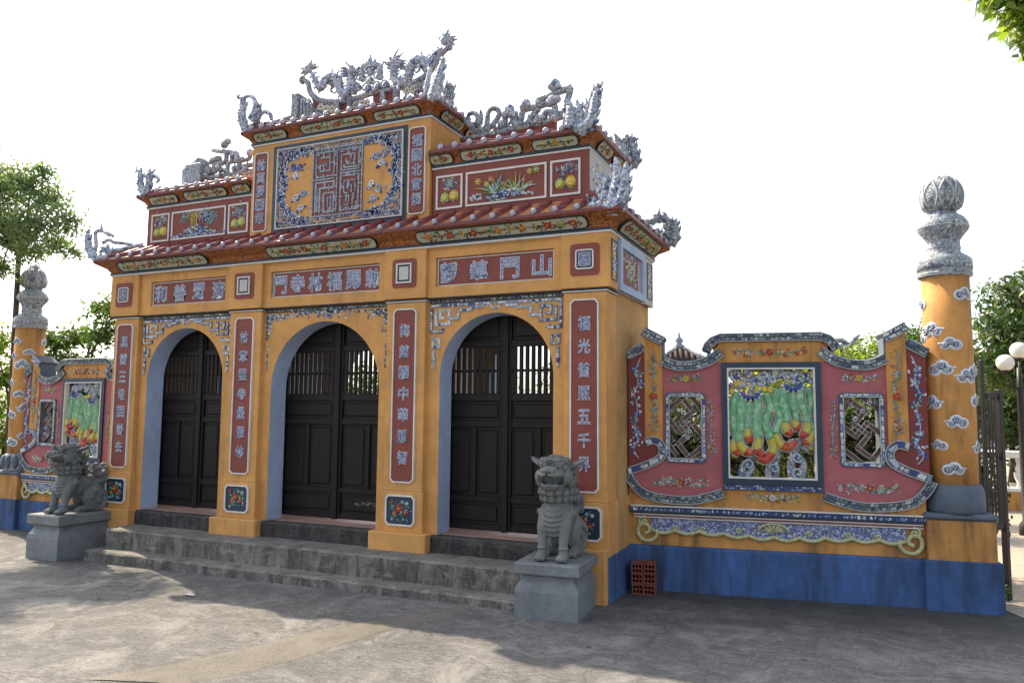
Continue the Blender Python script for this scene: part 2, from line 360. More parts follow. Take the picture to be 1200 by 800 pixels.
def concrete(name, a, b, mold, amt, ground=False, drip=False):
    m,nt,bs=newmat(name); v=coords(nt); n1=noise(nt,v,.55,6,.62,.5); n2=noise(nt,v,5,6,.7,.3); n3=noise(nt,v,55,4,.7)
    c=mixc(nt,ramp(nt,n1,[(.35,0),(.65,1)]),a,b)
    c=mixc(nt,ramp(nt,n2,[(.45,0),(.7,amt)]),c,mold)
    if drip:
        ge=nt.nodes.new('ShaderNodeNewGeometry'); sz=nt.nodes.new('ShaderNodeSeparateXYZ'); nt.links.new(ge.outputs['True Normal'],sz.inputs[0]); up=ramp(nt,sz.outputs[2],[(.3,1),(.7,.25)])
        dr=nt.nodes.new('ShaderNodeMath'); dr.operation='MULTIPLY'; nt.links.new(up,dr.inputs[0]); nt.links.new(ramp(nt,noise(nt,coords(nt,(5,5,1.6)),2.0,6,.72,.6),[(.42,0),(.62,.95)]),dr.inputs[1]); c=mixc(nt,dr.outputs[0],c,mold)
        c=mixc(nt,ramp(nt,noise(nt,coords(nt,(3,9,9)),1.5,5,.7,.3),[(.56,0),(.68,.6)]),c,tuple(min(1,x*1.3) for x in b))
    if ground:
        vb=coords(nt,(3.0,26,1),(0,0,rad(-12))); nb=noise(nt,vb,2.8,9,.8,.7); c=mixc(nt,ramp(nt,nb,[(.47,0),(.55,.85)]),c,tuple(x*.38 for x in a))
        vb2=coords(nt,(24,4.0,1),(0,0,rad(52))); nb2=noise(nt,vb2,2.6,8,.78,.7); c=mixc(nt,ramp(nt,nb2,[(.50,0),(.60,.7)]),c,tuple(x*.4 for x in a))
        np_=noise(nt,v,1.5,8,.72,1.4); c=mixc(nt,ramp(nt,np_,[(.50,0),(.64,.55)]),c,tuple(min(1,x*1.35) for x in b))
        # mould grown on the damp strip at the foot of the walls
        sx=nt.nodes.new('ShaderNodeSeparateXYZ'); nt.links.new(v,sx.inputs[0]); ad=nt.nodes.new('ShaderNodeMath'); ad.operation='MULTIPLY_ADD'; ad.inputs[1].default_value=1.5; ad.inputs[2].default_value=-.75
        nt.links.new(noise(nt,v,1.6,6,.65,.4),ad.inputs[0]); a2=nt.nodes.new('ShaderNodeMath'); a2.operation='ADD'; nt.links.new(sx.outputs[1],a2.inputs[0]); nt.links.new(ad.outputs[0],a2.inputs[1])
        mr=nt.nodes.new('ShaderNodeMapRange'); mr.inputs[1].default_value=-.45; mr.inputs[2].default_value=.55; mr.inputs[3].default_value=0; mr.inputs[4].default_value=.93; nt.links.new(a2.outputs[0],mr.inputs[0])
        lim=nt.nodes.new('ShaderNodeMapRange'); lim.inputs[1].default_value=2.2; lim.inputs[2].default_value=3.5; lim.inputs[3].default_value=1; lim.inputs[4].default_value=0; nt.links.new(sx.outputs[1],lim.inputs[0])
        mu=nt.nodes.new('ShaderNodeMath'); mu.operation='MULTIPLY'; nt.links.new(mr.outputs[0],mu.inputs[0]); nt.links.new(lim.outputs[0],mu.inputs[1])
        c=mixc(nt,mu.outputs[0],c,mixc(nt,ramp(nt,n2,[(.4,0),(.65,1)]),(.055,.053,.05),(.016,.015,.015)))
        vo=nt.nodes.new('ShaderNodeTexVoronoi'); vo.feature='DISTANCE_TO_EDGE'; vo.inputs['Scale'].default_value=.42
        vd=nt.nodes.new('ShaderNodeVectorMath'); vd.operation='MULTIPLY_ADD'; vd.inputs[1].default_value=(.5,.5,.5); nt.links.new(v,vd.inputs[2])
        nz=nt.nodes.new('ShaderNodeTexNoise'); nz.inputs['Scale'].default_value=3.5; nz.inputs['Detail'].default_value=5; nt.links.new(v,nz.inputs['Vector']); nt.links.new(nz.outputs['Color'],vd.inputs[0]); nt.links.new(vd.outputs[0],vo.inputs['Vector'])
        c=mixc(nt,ramp(nt,vo.outputs['Distance'],[(0,.75),(.006,0)]),c,(.05,.045,.04))
    c=mixc(nt,ramp(nt,n3,[(.35,.45),(.6,0)]),c,tuple(x*.5 for x in a)); n5=noise(nt,v,150,3,.6); c=mixc(nt,ramp(nt,n5,[(.36,.6),(.48,0)]),c,tuple(x*.3 for x in a)); c=mixc(nt,ramp(nt,n5,[(.58,0),(.68,.5)]),c,tuple(min(1,x*1.5) for x in b))
    nt.links.new(c,bs.inputs['Base Color']); bs.inputs['Roughness'].default_value=.88
    hh=nt.nodes.new('ShaderNodeMath'); hh.operation='MULTIPLY_ADD'; hh.inputs[1].default_value=.5; nt.links.new(n3,hh.inputs[0]); nt.links.new(nb if ground else n2,hh.inputs[2]); bump(nt,bs,hh.outputs[0],.55,.012); return m
m_ground=concrete('old_brushed_concrete',(.138,.136,.133),(.258,.253,.244),(.042,.041,.040),.65,True)
m_step=concrete('mouldy_step_concrete',(.175,.165,.15),(.34,.32,.29),(.04,.037,.034),.85,False,True)
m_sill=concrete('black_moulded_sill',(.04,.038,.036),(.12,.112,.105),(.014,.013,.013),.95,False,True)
m_patch=concrete('smooth_repair_mortar',(.13,.118,.10),(.22,.205,.18),(.06,.055,.05),.6)
m_path=concrete('sandy_paving',(.36,.31,.24),(.46,.40,.32),(.25,.2,.15),.4)
m_brick=paint('fired_clay',(.22,.062,.042),.15,(.12,.05,.04),.5,.85,False)
def leafmat(name, stops, trans=.45, tcol=1.6):
    m,nt,bs=newmat(name); g=nt.nodes.new('ShaderNodeNewGeometry'); c=ramp(nt,g.outputs['Random Per Island'],stops)
    nt.links.new(c,bs.inputs['Base Color']); bs.inputs['Roughness'].default_value=.45; tr=nt.nodes.new('ShaderNodeBsdfTranslucent')
    c2=mixc(nt,1.0,c,(tcol,tcol*1.12,tcol*.5),'MULTIPLY'); nt.links.new(c2,tr.inputs[0]); mx=nt.nodes.new('ShaderNodeMixShader'); mx.inputs[0].default_value=trans
    nt.links.new(bs.outputs[0],mx.inputs[1]); nt.links.new(tr.outputs[0],mx.inputs[2]); nt.links.new(mx.outputs[0],nt.nodes['Material Output'].inputs[0]); return m
m_leaf=leafmat('mixed_green_leaves',[(0,(.045,.085,.02)),(.5,(.075,.13,.03)),(.85,(.12,.17,.035)),(1,(.16,.18,.05))])
m_leaf_d=leafmat('dark_green_leaves',[(0,(.03,.06,.018)),(.5,(.055,.105,.028)),(.85,(.085,.135,.035)),(1,(.17,.12,.05))],.35)
m_leaf_g=leafmat('glare_paled_leaves',[(0,(.11,.15,.09)),(.5,(.16,.21,.13)),(1,(.24,.29,.18))],.55)  # leaf colour lightened to carry the backlit glare over the tall tree
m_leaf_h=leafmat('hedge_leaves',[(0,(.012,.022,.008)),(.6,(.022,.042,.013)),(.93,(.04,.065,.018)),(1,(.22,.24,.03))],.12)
m_leaf_y=leafmat('yellow_green_leaves',[(0,(.06,.11,.02)),(.5,(.14,.20,.03)),(1,(.24,.27,.035))],.55)
# ------------------------------------------------------------------ glyphs (built-in font), cut once
TXT=dict(fr='靜鎮門山', fc='門寺林福賜勅', fl='和善眾濟', p4='福光普照五千界', p3='梅慈開中華勝智', p2='林章靈寺最源幼', p1='風雪三珠回善去', cr='福國北實傾', cl='林莫辰四境', sq='圖')
GL={}
def cut_glyphs():
    obs=[]
    for ch in sorted(set(''.join(TXT.values()))):
        for lay,off in ((0,.036),(1,.004)):
            cu=bpy.data.curves.new('glyph','FONT'); cu.body=ch; cu.size=1; cu.resolution_u=2; cu.offset=off; cu.extrude=.5
            o=bpy.data.objects.new('glyph',cu); COL.objects.link(o); obs.append((ch,lay,o,cu))
    bpy.context.view_layer.update(); dg=bpy.context.evaluated_depsgraph_get()
    for ch,lay,o,cu in obs:
        me=bpy.data.meshes.new_from_object(o.evaluated_get(dg)); n=len(me.vertices); co=np.zeros(n*3); me.vertices.foreach_get('co',co); co=co.reshape(-1,3)
        GL[ch,lay]=(co,[tuple(p.vertices) for p in me.polygons]); bpy.data.meshes.remove(me)
    for ch,lay,o,cu in obs: bpy.data.objects.remove(o); bpy.data.curves.remove(cu)
cut_glyphs()
def glyph(mp, ch, cu_, cv, sw, sh, w0, parent, name='character'):
    mb=MB(mp); ref=GL[ch,0][0]; lo=ref.min(0); hi=ref.max(0)
    for lay,h,mi in ((0,.007,0),(1,.012,1)):
        co,fs=GL[ch,lay]
        v=[(cu_+((p[0]-lo[0])/(hi[0]-lo[0])-.5)*sw, cv+((p[1]-lo[1])/(hi[1]-lo[1])-.5)*sh, w0+(p[2]+.5)*h) for p in co]
        mb.add(v,fs,False,mi)
    return mb.build(name,[g_glyph_rim,m_glyph],parent)
g_glyph_rim=plain('glyph_white_rim',(.55,.58,.64),.3,.2,40)
m_glyph=shardmat('glyph_blue_shards',[(0,LB),(.25,CB),(.5,(.30,.38,.56)),(.75,(.08,.12,.36)),(.9,WHT)],95,(.4,.43,.5),.05)

# ------------------------------------------------------------------ ground
def gz(x): return -.07*min(max((2.4-x)/8,0),1)
def build_ground():
    xs=[-400,-150,-60,-30,-18,-12]+list(np.arange(-9,10.01,.75))+[12,16,25,60,150,400]; ys=[-300,-100,-40,-20,-12,-9]+list(np.arange(-7,8.01,.75))+[12,20,35,70,200,700]
    v=[(x,y,gz(x)) for y in ys for x in xs]; n=len(xs); f=[(j*n+i,j*n+i+1,(j+1)*n+i+1,(j+1)*n+i) for j in range(len(ys)-1) for i in range(n-1)]
    MB().add(v,f,True).build('ground',m_ground,kind='structure')
    mb=MB()                                           # repair strip smeared across the yard
    a=[hit(*p,2,0) for p in ((95,793),(200,776),(300,754),(400,732),(500,717),(560,703))]; b=[hit(*p,2,0) for p in ((215,800),(290,786),(370,764),(440,741),(520,723),(565,707))]
    v=[];f=[]
    aa=smooth([p[:2] for p in a],5); bb=smooth([p[:2] for p in b],5)
    for i,(p,q) in enumerate(zip(aa,bb)):
        for k in range(5):
            t=k/4; r=np.array(p)*(1-t)+np.array(q)*t; jx=random.uniform(-.012,.012) if k in (0,4) else 0
            v.append((r[0]+jx,r[1]+jx,gz(r[0])+(.006 if 0<k<4 else .001)))
    for i in range(len(aa)-1):
        for k in range(4): f.append((i*5+k,(i+1)*5+k,(i+1)*5+k+1,i*5+k+1))
    mb.add(v,f,True).build('concrete_patch',m_patch,kind='structure')
    mb=MB(); P=[(6.35,.9),(9,1.4),(12,8),(12,30),(5,30),(5,3.2),(6.0,1.7)]
    mb.add([(x,y,.005) for x,y in P],[tuple(range(len(P)))]).build('path',m_path,kind='structure')
build_ground()

# ------------------------------------------------------------------ entrance steps
st=thing('entrance_steps','low mouldy concrete steps running along the front of the temple gate','steps')
def slab(name,x0,x1,y0,y1,z0,z1,m,parent,seed=1):
    r=random.Random(seed); mb=MB(); n=36; v=[];f=[]
    prof=[(y0,z0),(y0,z1-.018),(y0+.016,z1),(y1,z1),(y1,z0)]
    for i in range(n+1):
        x=x0+(x1-x0)*i/n
        for k,(y,z) in enumerate(prof):
            d=r.uniform(-.006,.006) if k in (1,2) else 0; v.append((x,y+d,z+d*.6))
    m5=len(prof)
    for i in range(n):
        for k in range(m5-1): f.append((i*m5+k,i*m5+k+1,(i+1)*m5+k+1,(i+1)*m5+k))
    f+= [tuple(range(m5)),tuple(range(n*m5+m5-1,n*m5-1,-1))]
    return mb.add(v,f).build(name,m,parent)
slab('lower_step',-2.66,2.56,-.585,-.36,-.09,.076,m_step,st,1)
slab('upper_step',-2.60,2.62,-.375,.02,-.08,.281,m_step,st,2)

# ------------------------------------------------------------------ temple gate
G=thing('temple_gate','orange three-arched temple gate with tiered roofs and dragon ridge','temple gate')
BAYS=[(-2.0,.595,-2.71,-1.265),(0.,.70,-.82,.82),(2.0,.595,1.265,2.71)]
PIL=[(-2.93,.205,'p1'),(-1.04,.225,'p2'),(1.04,.225,'p3'),(2.93,.205,'p4')]
ZT=2.73
def arch_wall(mb,x0,x1,zb,zt,c,r,zs,wf,wb,n=26):
    A=[(c-r*math.cos(PI*i/n),zs+r*math.sin(PI*i/n)) for i in range(n+1)]
    for w in (wf,wb):
        v=[(x0,zb,w),(c-r,zb,w),(c-r,zs,w),(c-r,zt,w),(x0,zt,w),(x1,zb,w),(c+r,zb,w),(c+r,zs,w),(c+r,zt,w),(x1,zt,w)]
        mb.add(v,[(0,1,2,3,4),(5,9,8,7,6)])
        v=[(a,b,w) for a,b in A]+[(a,zt,w) for a,b in A]; mb.add(v,[(i,i+1,n+2+i,n+1+i) for i in range(n)])
    return A
def reveal(c,r,zs,zb,y0,y1,parent,n=26):
    A=[(c-r,zb)]+[(c-r*math.cos(PI*i/n),zs+r*math.sin(PI*i/n)) for i in range(n+1)]+[(c+r,zb)]
    mb=MB(); v=[];m=len(A)
    for a,b in A: v+=[(a,y0,b),(a,y1,b)]
    mb.add(v,[(2*i,2*i+1,2*i+3,2*i+2) for i in range(m-1)],True); return mb.build('arch_reveal',m_reveal,parent)
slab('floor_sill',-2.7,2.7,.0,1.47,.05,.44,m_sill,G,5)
for c,r,x0,x1 in BAYS:
    zs=2.56-r
    mb=MB(front(.06)); arch_wall(mb,x0,x1,.44,ZT,c,r,zs,0,-.24); wl_=mb.build('bay_wall',m_orange,G); reveal(c,r,zs,.44,.0615,.30,wl_)
    mb=MB(front(1.42)); arch_wall(mb,x0,x1,.44,2.8,c,r,zs,.25,0); wb_=mb.build('rear_wall',m_orange,G); reveal(c,r,zs,.44,1.17,1.42,wb_)
for s in (-1,1): mb=MB(); mb.box(min(s*.83,s*1.26),max(s*.83,s*1.26),.302,1.46,.3,2.76); mb.build('inner_partition',m_white,G)
mb=MB(); mb.box(-2.72,2.72,.301,1.45,2.76,2.84); mb.build('ceiling_slab',m_white,G)
FLP=[[RE,YE,GR,WH],[RE,OR,TE,WH]]
def spray(mb,u0,v0,u1,v1,n,size,w=0,fl=(RE,YE),lf=(GR,TE,WH),stem=None,wob=.3,centre=None):
    du,dv=u1-u0,v1-v0; L=math.hypot(du,dv); a=math.atan2(dv,du); pts=[]
    for i in range(9):
        t=i/8; o=math.sin(t*7+random.random())*size*wob; pts.append((u0+du*t-math.sin(a)*o, v0+dv*t+math.cos(a)*o))
    mb.tube([(p[0],p[1],w+.003) for p in pts],.0035,4,stem if stem is not None else lf[0])
    for i in range(n):
        t=random.random(); u=u0+du*t+random.uniform(-1,1)*size*.55*abs(math.sin(a)); v=v0+dv*t+random.uniform(-1,1)*size*.55*abs(math.cos(a))
        k=random.random()
        if k<.28: mb.flower(u,v,size*random.uniform(.22,.34),5,random.choice(fl),YE,w)
        else: mb.leafs(u,v,size*random.uniform(.35,.6),random.uniform(0,2*PI),random.choice(lf),w)
    if centre is not None: mb.flower((u0+u1)/2,(v0+v1)/2,size*.55,8,centre,YE,w,.02)
# doors ------------------------------------------------------------
def door_leaf(x0,x1,parent,scar=False):
    y=.315; t=.045; mb=MB(front(y)); sw=.055
    rails=[(.475,.53),(.745,.80),(1.47,1.53),(1.725,1.80),(2.255,2.32),(2.58,2.66)]
    mb.box(x0,x0+sw,.475,2.66,-t,0,.005); mb.box(x1-sw,x1,.475,2.66,-t,0,.005)
    for a,b in rails: mb.box(x0+sw,x1-sw,a,b,-t,-.003,.005)
    xm=(x0+x1)/2; mb.box(xm-.025,xm+.025,.80,1.47,-t,-.004,.005)
    D=mb.build('door_leaf',m_wood,parent)
    def panel(a0,a1,b0,b1):
        q=MB(front(y)); q.box(a0,a1,b0,b1,-t+.006,-.026); q.box(a0+.03,a1-.03,b0+.03,b1-.03,-.027,-.013,.010); q.build('door_panel',m_wood,D)
    panel(x0+sw,x1-sw,.53,.745); panel(x0+sw,xm-.025,.80,1.47); panel(xm+.025,x1-sw,.80,1.47); panel(x0+sw,x1-sw,1.53,1.725); panel(x0+sw,x1-sw,2.32,2.58)
    n=int(round((x1-x0-2*sw)/.062)); step=(x1-x0-2*sw)/n
    sm=None
    for i in range(n):
        cx=x0+sw+step*(i+.5)
        if sm is None:
            q=MB(front(y)); q.box(-.019,.019,1.80,2.255,-.034,-.010,.005); o=q.build('slat',m_wood,D); sm=o.data
        else: o=link('slat',sm,D)
        o.location=(cx,0,0)
    q=MB(front(y)); q.box(x0+sw,x1-sw,2.01,2.035,-.042,-.034); q.build('grille_rail',m_wood,D)
    if scar:
        q=MB(front(y)); 
        for i in range(16): q.dome(xm+random.uniform(-.14,.14),.64+random.uniform(-.02,.02),random.uniform(.012,.035),.009,.003,-.012,random.uniform(-.5,.5))
        q.build('worn_carving',plain('bare_grey_wood',(.11,.10,.10),.7),D)
    return D
for k,(c,r,x0,x1) in enumerate(BAYS):
    h=r+.09; door_leaf(c-h,c-.004,G); door_leaf(c+.004,c+h,G,k==1)
    mb=MB(front(.315)); mb.box(c-.032,c+.032,.47,2.66,.001,.022,.006); mb.build('meeting_stile',m_wood,G)
# pillars ----------------------------------------------------------
def pillar(cx,h,key):
    outer=abs(cx)>2; P=MB()
    x0,x1=cx-h,cx+h
    if outer: x0,x1=(2.715,3.12) if cx>0 else (-3.12,-2.715)
    P.rbox(x0,x1,0,.305,.3,2.695,.006); p=P.build('pillar',m_orange,G)
    P=MB(); P.rbox(x0-.022,x1+.022,-.022,.30,.30,.842,.008); P.rbox(x0-.012,x1+.012,-.012,.29,.8425,.858,.006); P.build('dado',m_orange,p)
    P=MB(); e=.10
    P.rbox(max(x0-e,-3.14),min(x1+e,3.14),-.096,.28,-.1 if outer else .2,.456,.012); P.build('plinth',m_orange,p)
    P=MB(); P.rbox(x0-.012,x1+.012,-.012,.29,2.70,2.713,.003); P.build('white_fillet',m_white,p)
    P=MB(); P.rbox(x0-.02,x1+.02,-.022,.29,2.714,2.727,.003); P.build('dark_fillet_and_shade',m_dark,p)
    # couplet board
    c=(x0+x1)/2; w=.135; mb=MB(front(0)); mb.plate(notched(c-w+.008,c+w-.008,.93,2.625,.03),-.004,.012); B=mb.build('couplet_board',m_maroon,G)
    mb=MB(front(0)); mb.ring(notched(c-w,c+w,.922,2.633,.034),.013,-.004,.021); mb.build('white_border',m_white,B)
    for i,ch in enumerate(TXT[key]):
        z=2.415-i*.208; glyph(front(0),ch,c,z,.118,.132,.011,B)
    # porcelain flower tile
    mb=MB(front(-.022)); mb.plate(notched(c-.155,c+.155,.525,.795,.03),-.004,.010); t_=mb.build('flower_tile',m_navy,G)
    mb=MB(front(-.022)); mb.ring(notched(c-.168,c+.168,.512,.808,.034),.016,-.004,.020); mb.build('white_border',m_white,t_)
    mb=MB(front(-.022)); mb.mi=0
    for (u,v,r_,col) in ((-.01,.02,.045,RE),(.065,-.02,.026,RE),(-.06,-.03,.024,OR),(.03,.08,.018,PA),(.08,.07,.018,WH),(-.085,.08,.018,RE),(-.085,-.085,.016,PA)): mb.flower(c+u,.66+v,r_,7,col,YE,.010,.014)
    for i in range(60): a=random.uniform(0,6.3); d=random.uniform(.035,.125); mb.leafs(c+d*math.cos(a)*1.0,.66+d*math.sin(a)*.85,random.uniform(.018,.032),random.uniform(0,6.3),random.choice((GR,TE,GR,WH)),.010)
    mb.build('flower_relief',PAL,t_)
for q in PIL: pillar(*q)
mb=MB(); mb.box(-2.69,2.69,.12,1.46,.4405,.447); mb.build('tiled_floor',paint('pink_floor_tile',(.45,.27,.21),.1,(.2,.15,.12),.4,.6,False),G)
# arch spandrel mosaics ---------------------------------------------
def spandrel(c,r,x0,x1,style):
    y=.06; a,b=x0+.02,x1-.02; top=2.70
    mb=MB(front(y)); mb.box(a,b,2.675,2.712,-.002,.006); s_=mb.build('spandrel_band',m_dark,G); mb=MB(front(y)); chips(mb,[(a,2.694),(b,2.694)],.030,1,.034,.006,.006); mb.build('mosaic_chips',m_wsd,s_,kind='stuff')
    R=MB(front(y))
    if style=='fret':
        for s,xo in ((1,a+.02),(-1,b-.02)):
            X=lambda d: xo+s*d
            paths=[[(.0,2.655),(.0,2.40),(.13,2.40)],[(.0,2.655),(.64,2.655)],[(.05,2.60),(.05,2.47),(.20,2.47),(.20,2.60),(.10,2.60),(.10,2.53),(.15,2.53)],
                   [(.20,2.52),(.30,2.52),(.30,2.60),(.44,2.60),(.44,2.625),(.56,2.625)],[(.13,2.40),(.13,2.43)],[(.02,2.35),(.02,2.25),(.09,2.25),(.09,2.32),(.05,2.32)],[(.03,2.22),(.03,2.08)]]
            for p in paths:
                q=[(X(d),z) for d,z in p]
                R.ribbon(q,.030,-.002,.009,1); chips(R,q,.030,1,.03,.009,.005,0)
            for i in range(7): R.dome(X(.03)+random.uniform(-.012,.012),2.17-i*.022,.014,.016,.010,.009,0,6,0)
        for i in range(14):
            t=i/14*2*PI; R.dome(c+math.cos(t)*.05,2.635+math.sin(t)*.028,.016,.013,.012,.0,t,6,0)
        for i in range(26):
            u=random.uniform(.08,.5)*random.choice((-1,1)); R.dome(c+u,2.65-random.uniform(0,.02),.018,.01,.009,0,random.random()*3,6,0)
    else:
        def cluster(u,v,n,su,sv):
            for i in range(n): R.dome(u+random.gauss(0,su),min(v+random.gauss(0,sv),2.668),random.uniform(.012,.024),random.uniform(.010,.016),.011,-.001,random.uniform(0,3),6,random.choice((0,0,1)))
        cluster(c,2.64,60,.14,.025); cluster(c,2.66,60,.25,.012)
        for s,xo in ((1,a+.01),(-1,b-.01)):
            for i in range(130):
                t=abs(random.gauss(0,.13)); k=random.random()
                if k<.55: R.dome(xo+s*abs(random.gauss(0,.17)),2.655-abs(random.gauss(0,.035)),random.uniform(.012,.022),.012,.011,-.001,random.random()*3,6,random.choice((0,0,1)))
                else: R.dome(xo+s*abs(random.gauss(0,.028)),2.65-abs(random.gauss(0,.16)),random.uniform(.012,.020),.013,.011,-.001,random.random()*3,6,random.choice((0,0,1)))
            for i in range(8): R.dome(xo+s*.02+random.uniform(-.01,.01),2.22-i*.022,.014,.015,.01,-.001,0,6,1)
    R.build('spandrel_relief',[m_ws,m_wsd],s_,kind='stuff')
for (c,r,x0,x1),sty in zip(BAYS,('fret','flower','fret')): spandrel(c,r,x0,x1,sty)
# side walls --------------------------------------------------------
for s in (-1,1):
    X=lambda a: s*a
    mb=MB(); mb.rbox(min(X(2.72),X(3.118)),max(X(2.72),X(3.118)),.307,1.482,.3,2.75,.006); w_=mb.build('side_wall',m_orange_side,G)
    mb=MB(); mb.rbox(min(X(2.9),X(3.132)),max(X(2.9),X(3.132)),.305,1.488,.3,.855,.008); mb.build('dado',m_orange_side,w_)
    mb=MB(); mb.rbox(min(X(2.9),X(3.150)),max(X(2.9),X(3.150)),-.03,1.495,-.1,.388,.006); mb.build('plinth',m_blue,w_)
# frieze ------------------------------------------------------------
fz0,fz1=2.73,3.235
mb=MB(); mb.rbox(-3.13,3.13,.04,1.47,fz0+.004,fz1+.1,.004); FZ=mb.build('frieze_core',m_orange,G)
def frieze_panel(x0,x1,p0,p1,key):
    mb=MB(front(.0)); za,zb=2.835,3.122
    for q in ((x0,x1,fz0,za),(x0,x1,zb,fz1),(x0,p0,za,zb),(p1,x1,za,zb)): mb.box(*q,-.05,0)
    f=mb.build('frieze_wall',m_orange,G)
    mb=MB(front(.0)); mb.plate(rect(p0,p1,za,zb),-.05,-.032); b=mb.build('name_board',m_maroon,G)
    mb=MB(front(.0)); mb.ring(rect(p0+.008,p1-.008,za+.006,zb-.010),.009,-.033,-.024); mb.build('white_border',m_white,b)
    t=TXT[key]; n=len(t); m=.13 if n==4 else .10; 
    for i,ch in enumerate(t):
        u=p0+m+(p1-p0-2*m)*i/(n-1); glyph(front(0),ch,u,2.975,.195 if n>4 else .20,.205,-.034,b)
    mb=MB(front(0)); mb.box(x0,x1,2.7175,2.7295,-.055,.004); mb.build('dark_fillet_and_shade',m_dark,b)  # near-black strip colours in the shadow line under the projecting frieze
frieze_panel(-2.70,-1.28,-2.53,-1.36,'fl'); frieze_panel(-.81,.81,-.70,.715,'fc'); frieze_panel(1.28,2.70,1.375,2.62,'fr')
for cx,h,k in PIL:
    x0,x1=cx-h-.02,cx+h+.02
    if abs(cx)>2: x0,x1=(2.70,3.167) if cx>0 else (-3.167,-2.70)
    mb=MB(); mb.rbox(x0,x1,-.04,.2,2.73,fz1,.005); p=mb.build('frieze_pier',m_orange,G); c=(x0+x1)/2
    mb=MB(front(-.04)); mb.plate(rounded(c-.138,c+.138,2.84,3.13,.03,2),-.003,.008); q=mb.build('red_plaque',m_maroon,G)
    if abs(cx)>2:
        mb=MB(front(-.04)); mb.plate(rounded(c-.075,c+.075,2.905,3.065,.02,2),.005,.014); mb.build('seal_plate',m_navy,q); mb=MB(front(-.04)); mb.ring(rounded(c-.086,c+.086,2.895,3.075,.024,2),.012,.005,.020); mb.build('white_border',m_white,q)
        glyph(front(-.04),TXT['sq'],c,2.985,.115,.125,.013,q,'seal_character')
    else:
        mb=MB(front(-.04)); mb.plate(rect(c-.072,c+.072,2.90,3.07),.005,.012); mb.build('dark_plate',m_dark,q); mb=MB(front(-.04)); mb.ring(rect(c-.088,c+.088,2.885,3.085),.014,.005,.022); mb.build('white_border',m_white,q)
        mb=MB(front(-.04)); mb.plate(rect(c-.054,c+.054,2.918,3.052),.010,.018); mb.build('mirror_tile',m_paleside,q)
# right and left frieze flanks
for s in (1,-1):
    mp=(lambda u,v,w: (3.13+w,u,v)) if s>0 else (lambda u,v,w: (-3.13-w,u,v))
    mb=MB(mp); mb.box(.205,1.47,fz0,fz1,-.02,.012); f=mb.build('flank_frieze',m_paleside,G)
    mb=MB(mp); mb.box(1.18,1.50,fz0,fz1,.0,.037,.005); mb.build('flank_pier',m_paleside,f)
    for a0,a1 in ((.0,.17),(1.24,1.44)):
        mb=MB(mp); mb.ring(rect(a0,a1,2.80,3.17),.012,.030,.046); mb.build('plaque_border',m_navy,f); mb=MB(mp)
        for i in range(50): mb.dome(random.uniform(a0+.03,a1-.03),random.uniform(2.84,3.13),.018,.012,.012,.036,random.random()*3,6,random.choice((CO,PA,WH,MB_,YE)))
        mb.build('porcelain_relief',PAL,f,kind='stuff')
    mb=MB(mp); mb.ring(rect(.26,1.12,2.74,3.22),.07,.010,.050); mb.build('panel_frame',m_reveal,f)
    mb=MB(mp); mb.plate(rect(.42,.96,2.83,3.13),.010,.02); pf=mb.build('red_plaque',m_maroon,f)
    mb=MB(mp)
    for i in range(120): mb.leafs(.69+random.gauss(0,.1),2.97+random.gauss(0,.07),random.uniform(.03,.06),random.random()*6,random.choice((GR,TE,YE,WH,PA,RE)),.02)
    mb.build('flower_relief',PAL,f,kind='stuff')
# ------------------------------------------------------------------ cornices and roofs of the gate
def frustum(mb, r0, z0, r1, z1, sides='fblr', mi=None):
    (a0,a1,b0,b1),(c0,c1,d0,d1)=r0,r1
    v=[(a0,b0,z0),(a1,b0,z0),(a1,b1,z0),(a0,b1,z0),(c0,d0,z1),(c1,d0,z1),(c1,d1,z1),(c0,d1,z1)]
    F={'f':(0,1,5,4),'r':(1,2,6,5),'b':(2,3,7,6),'l':(3,0,4,7)}; return mb.add(v,[F[s] for s in sides],False,mi)
def grow(r,o,sides='lrfb'): return (r[0]-(o if 'l' in sides else 0),r[1]+(o if 'r' in sides else 0),r[2]-(o if 'f' in sides else 0),r[3]+(o if 'b' in sides else 0))
def cartouche(fr,u0,u1,v0,v1,parent,fl=7,plainband=False):
    mb=MB(fr); h=(v1-v0)
    mb.plate(rounded(u0,u1,v0,v1,h*.42,3),-.03,.006); c=mb.build('cartouche',m_cream,parent)
    mb=MB(fr); mb.ring(rounded(u0-.008,u1+.008,v0-.008,v1+.008,h*.45,3),.010,-.03,.012,0)
    n=max(2,int((u1-u0)/.13)); vm=(v0+v1)/2
    mb.tube([(u0+h*.4,vm,.008),(u1-h*.4,vm,.008)],.004,4,1)
    for i in range(n):
        u=u0+h*.5+(u1-u0-h)*(i+.5)/n
        if i%2==n//2%2: mb.flower(u,vm,h*.30,8,random.choice((2,2,5)),3,.006,.010)
        else: mb.flower(u,vm,h*.22,5,random.choice((3,5,3)),2,.006,.008)
        for k in range(9): mb.leafs(u+random.uniform(-.06,.06),vm+random.uniform(-.32,.32)*h,h*random.uniform(.22,.36),random.uniform(0,6.3),random.choice((4,4,1,0)),.006)
    mb.build('flower_relief',[m_dark,plain_brown,g_red,g_yel,g_grn,g_or],c,kind='stuff'); return c
plain_brown=plain('brown_line',(.09,.05,.025),.5)
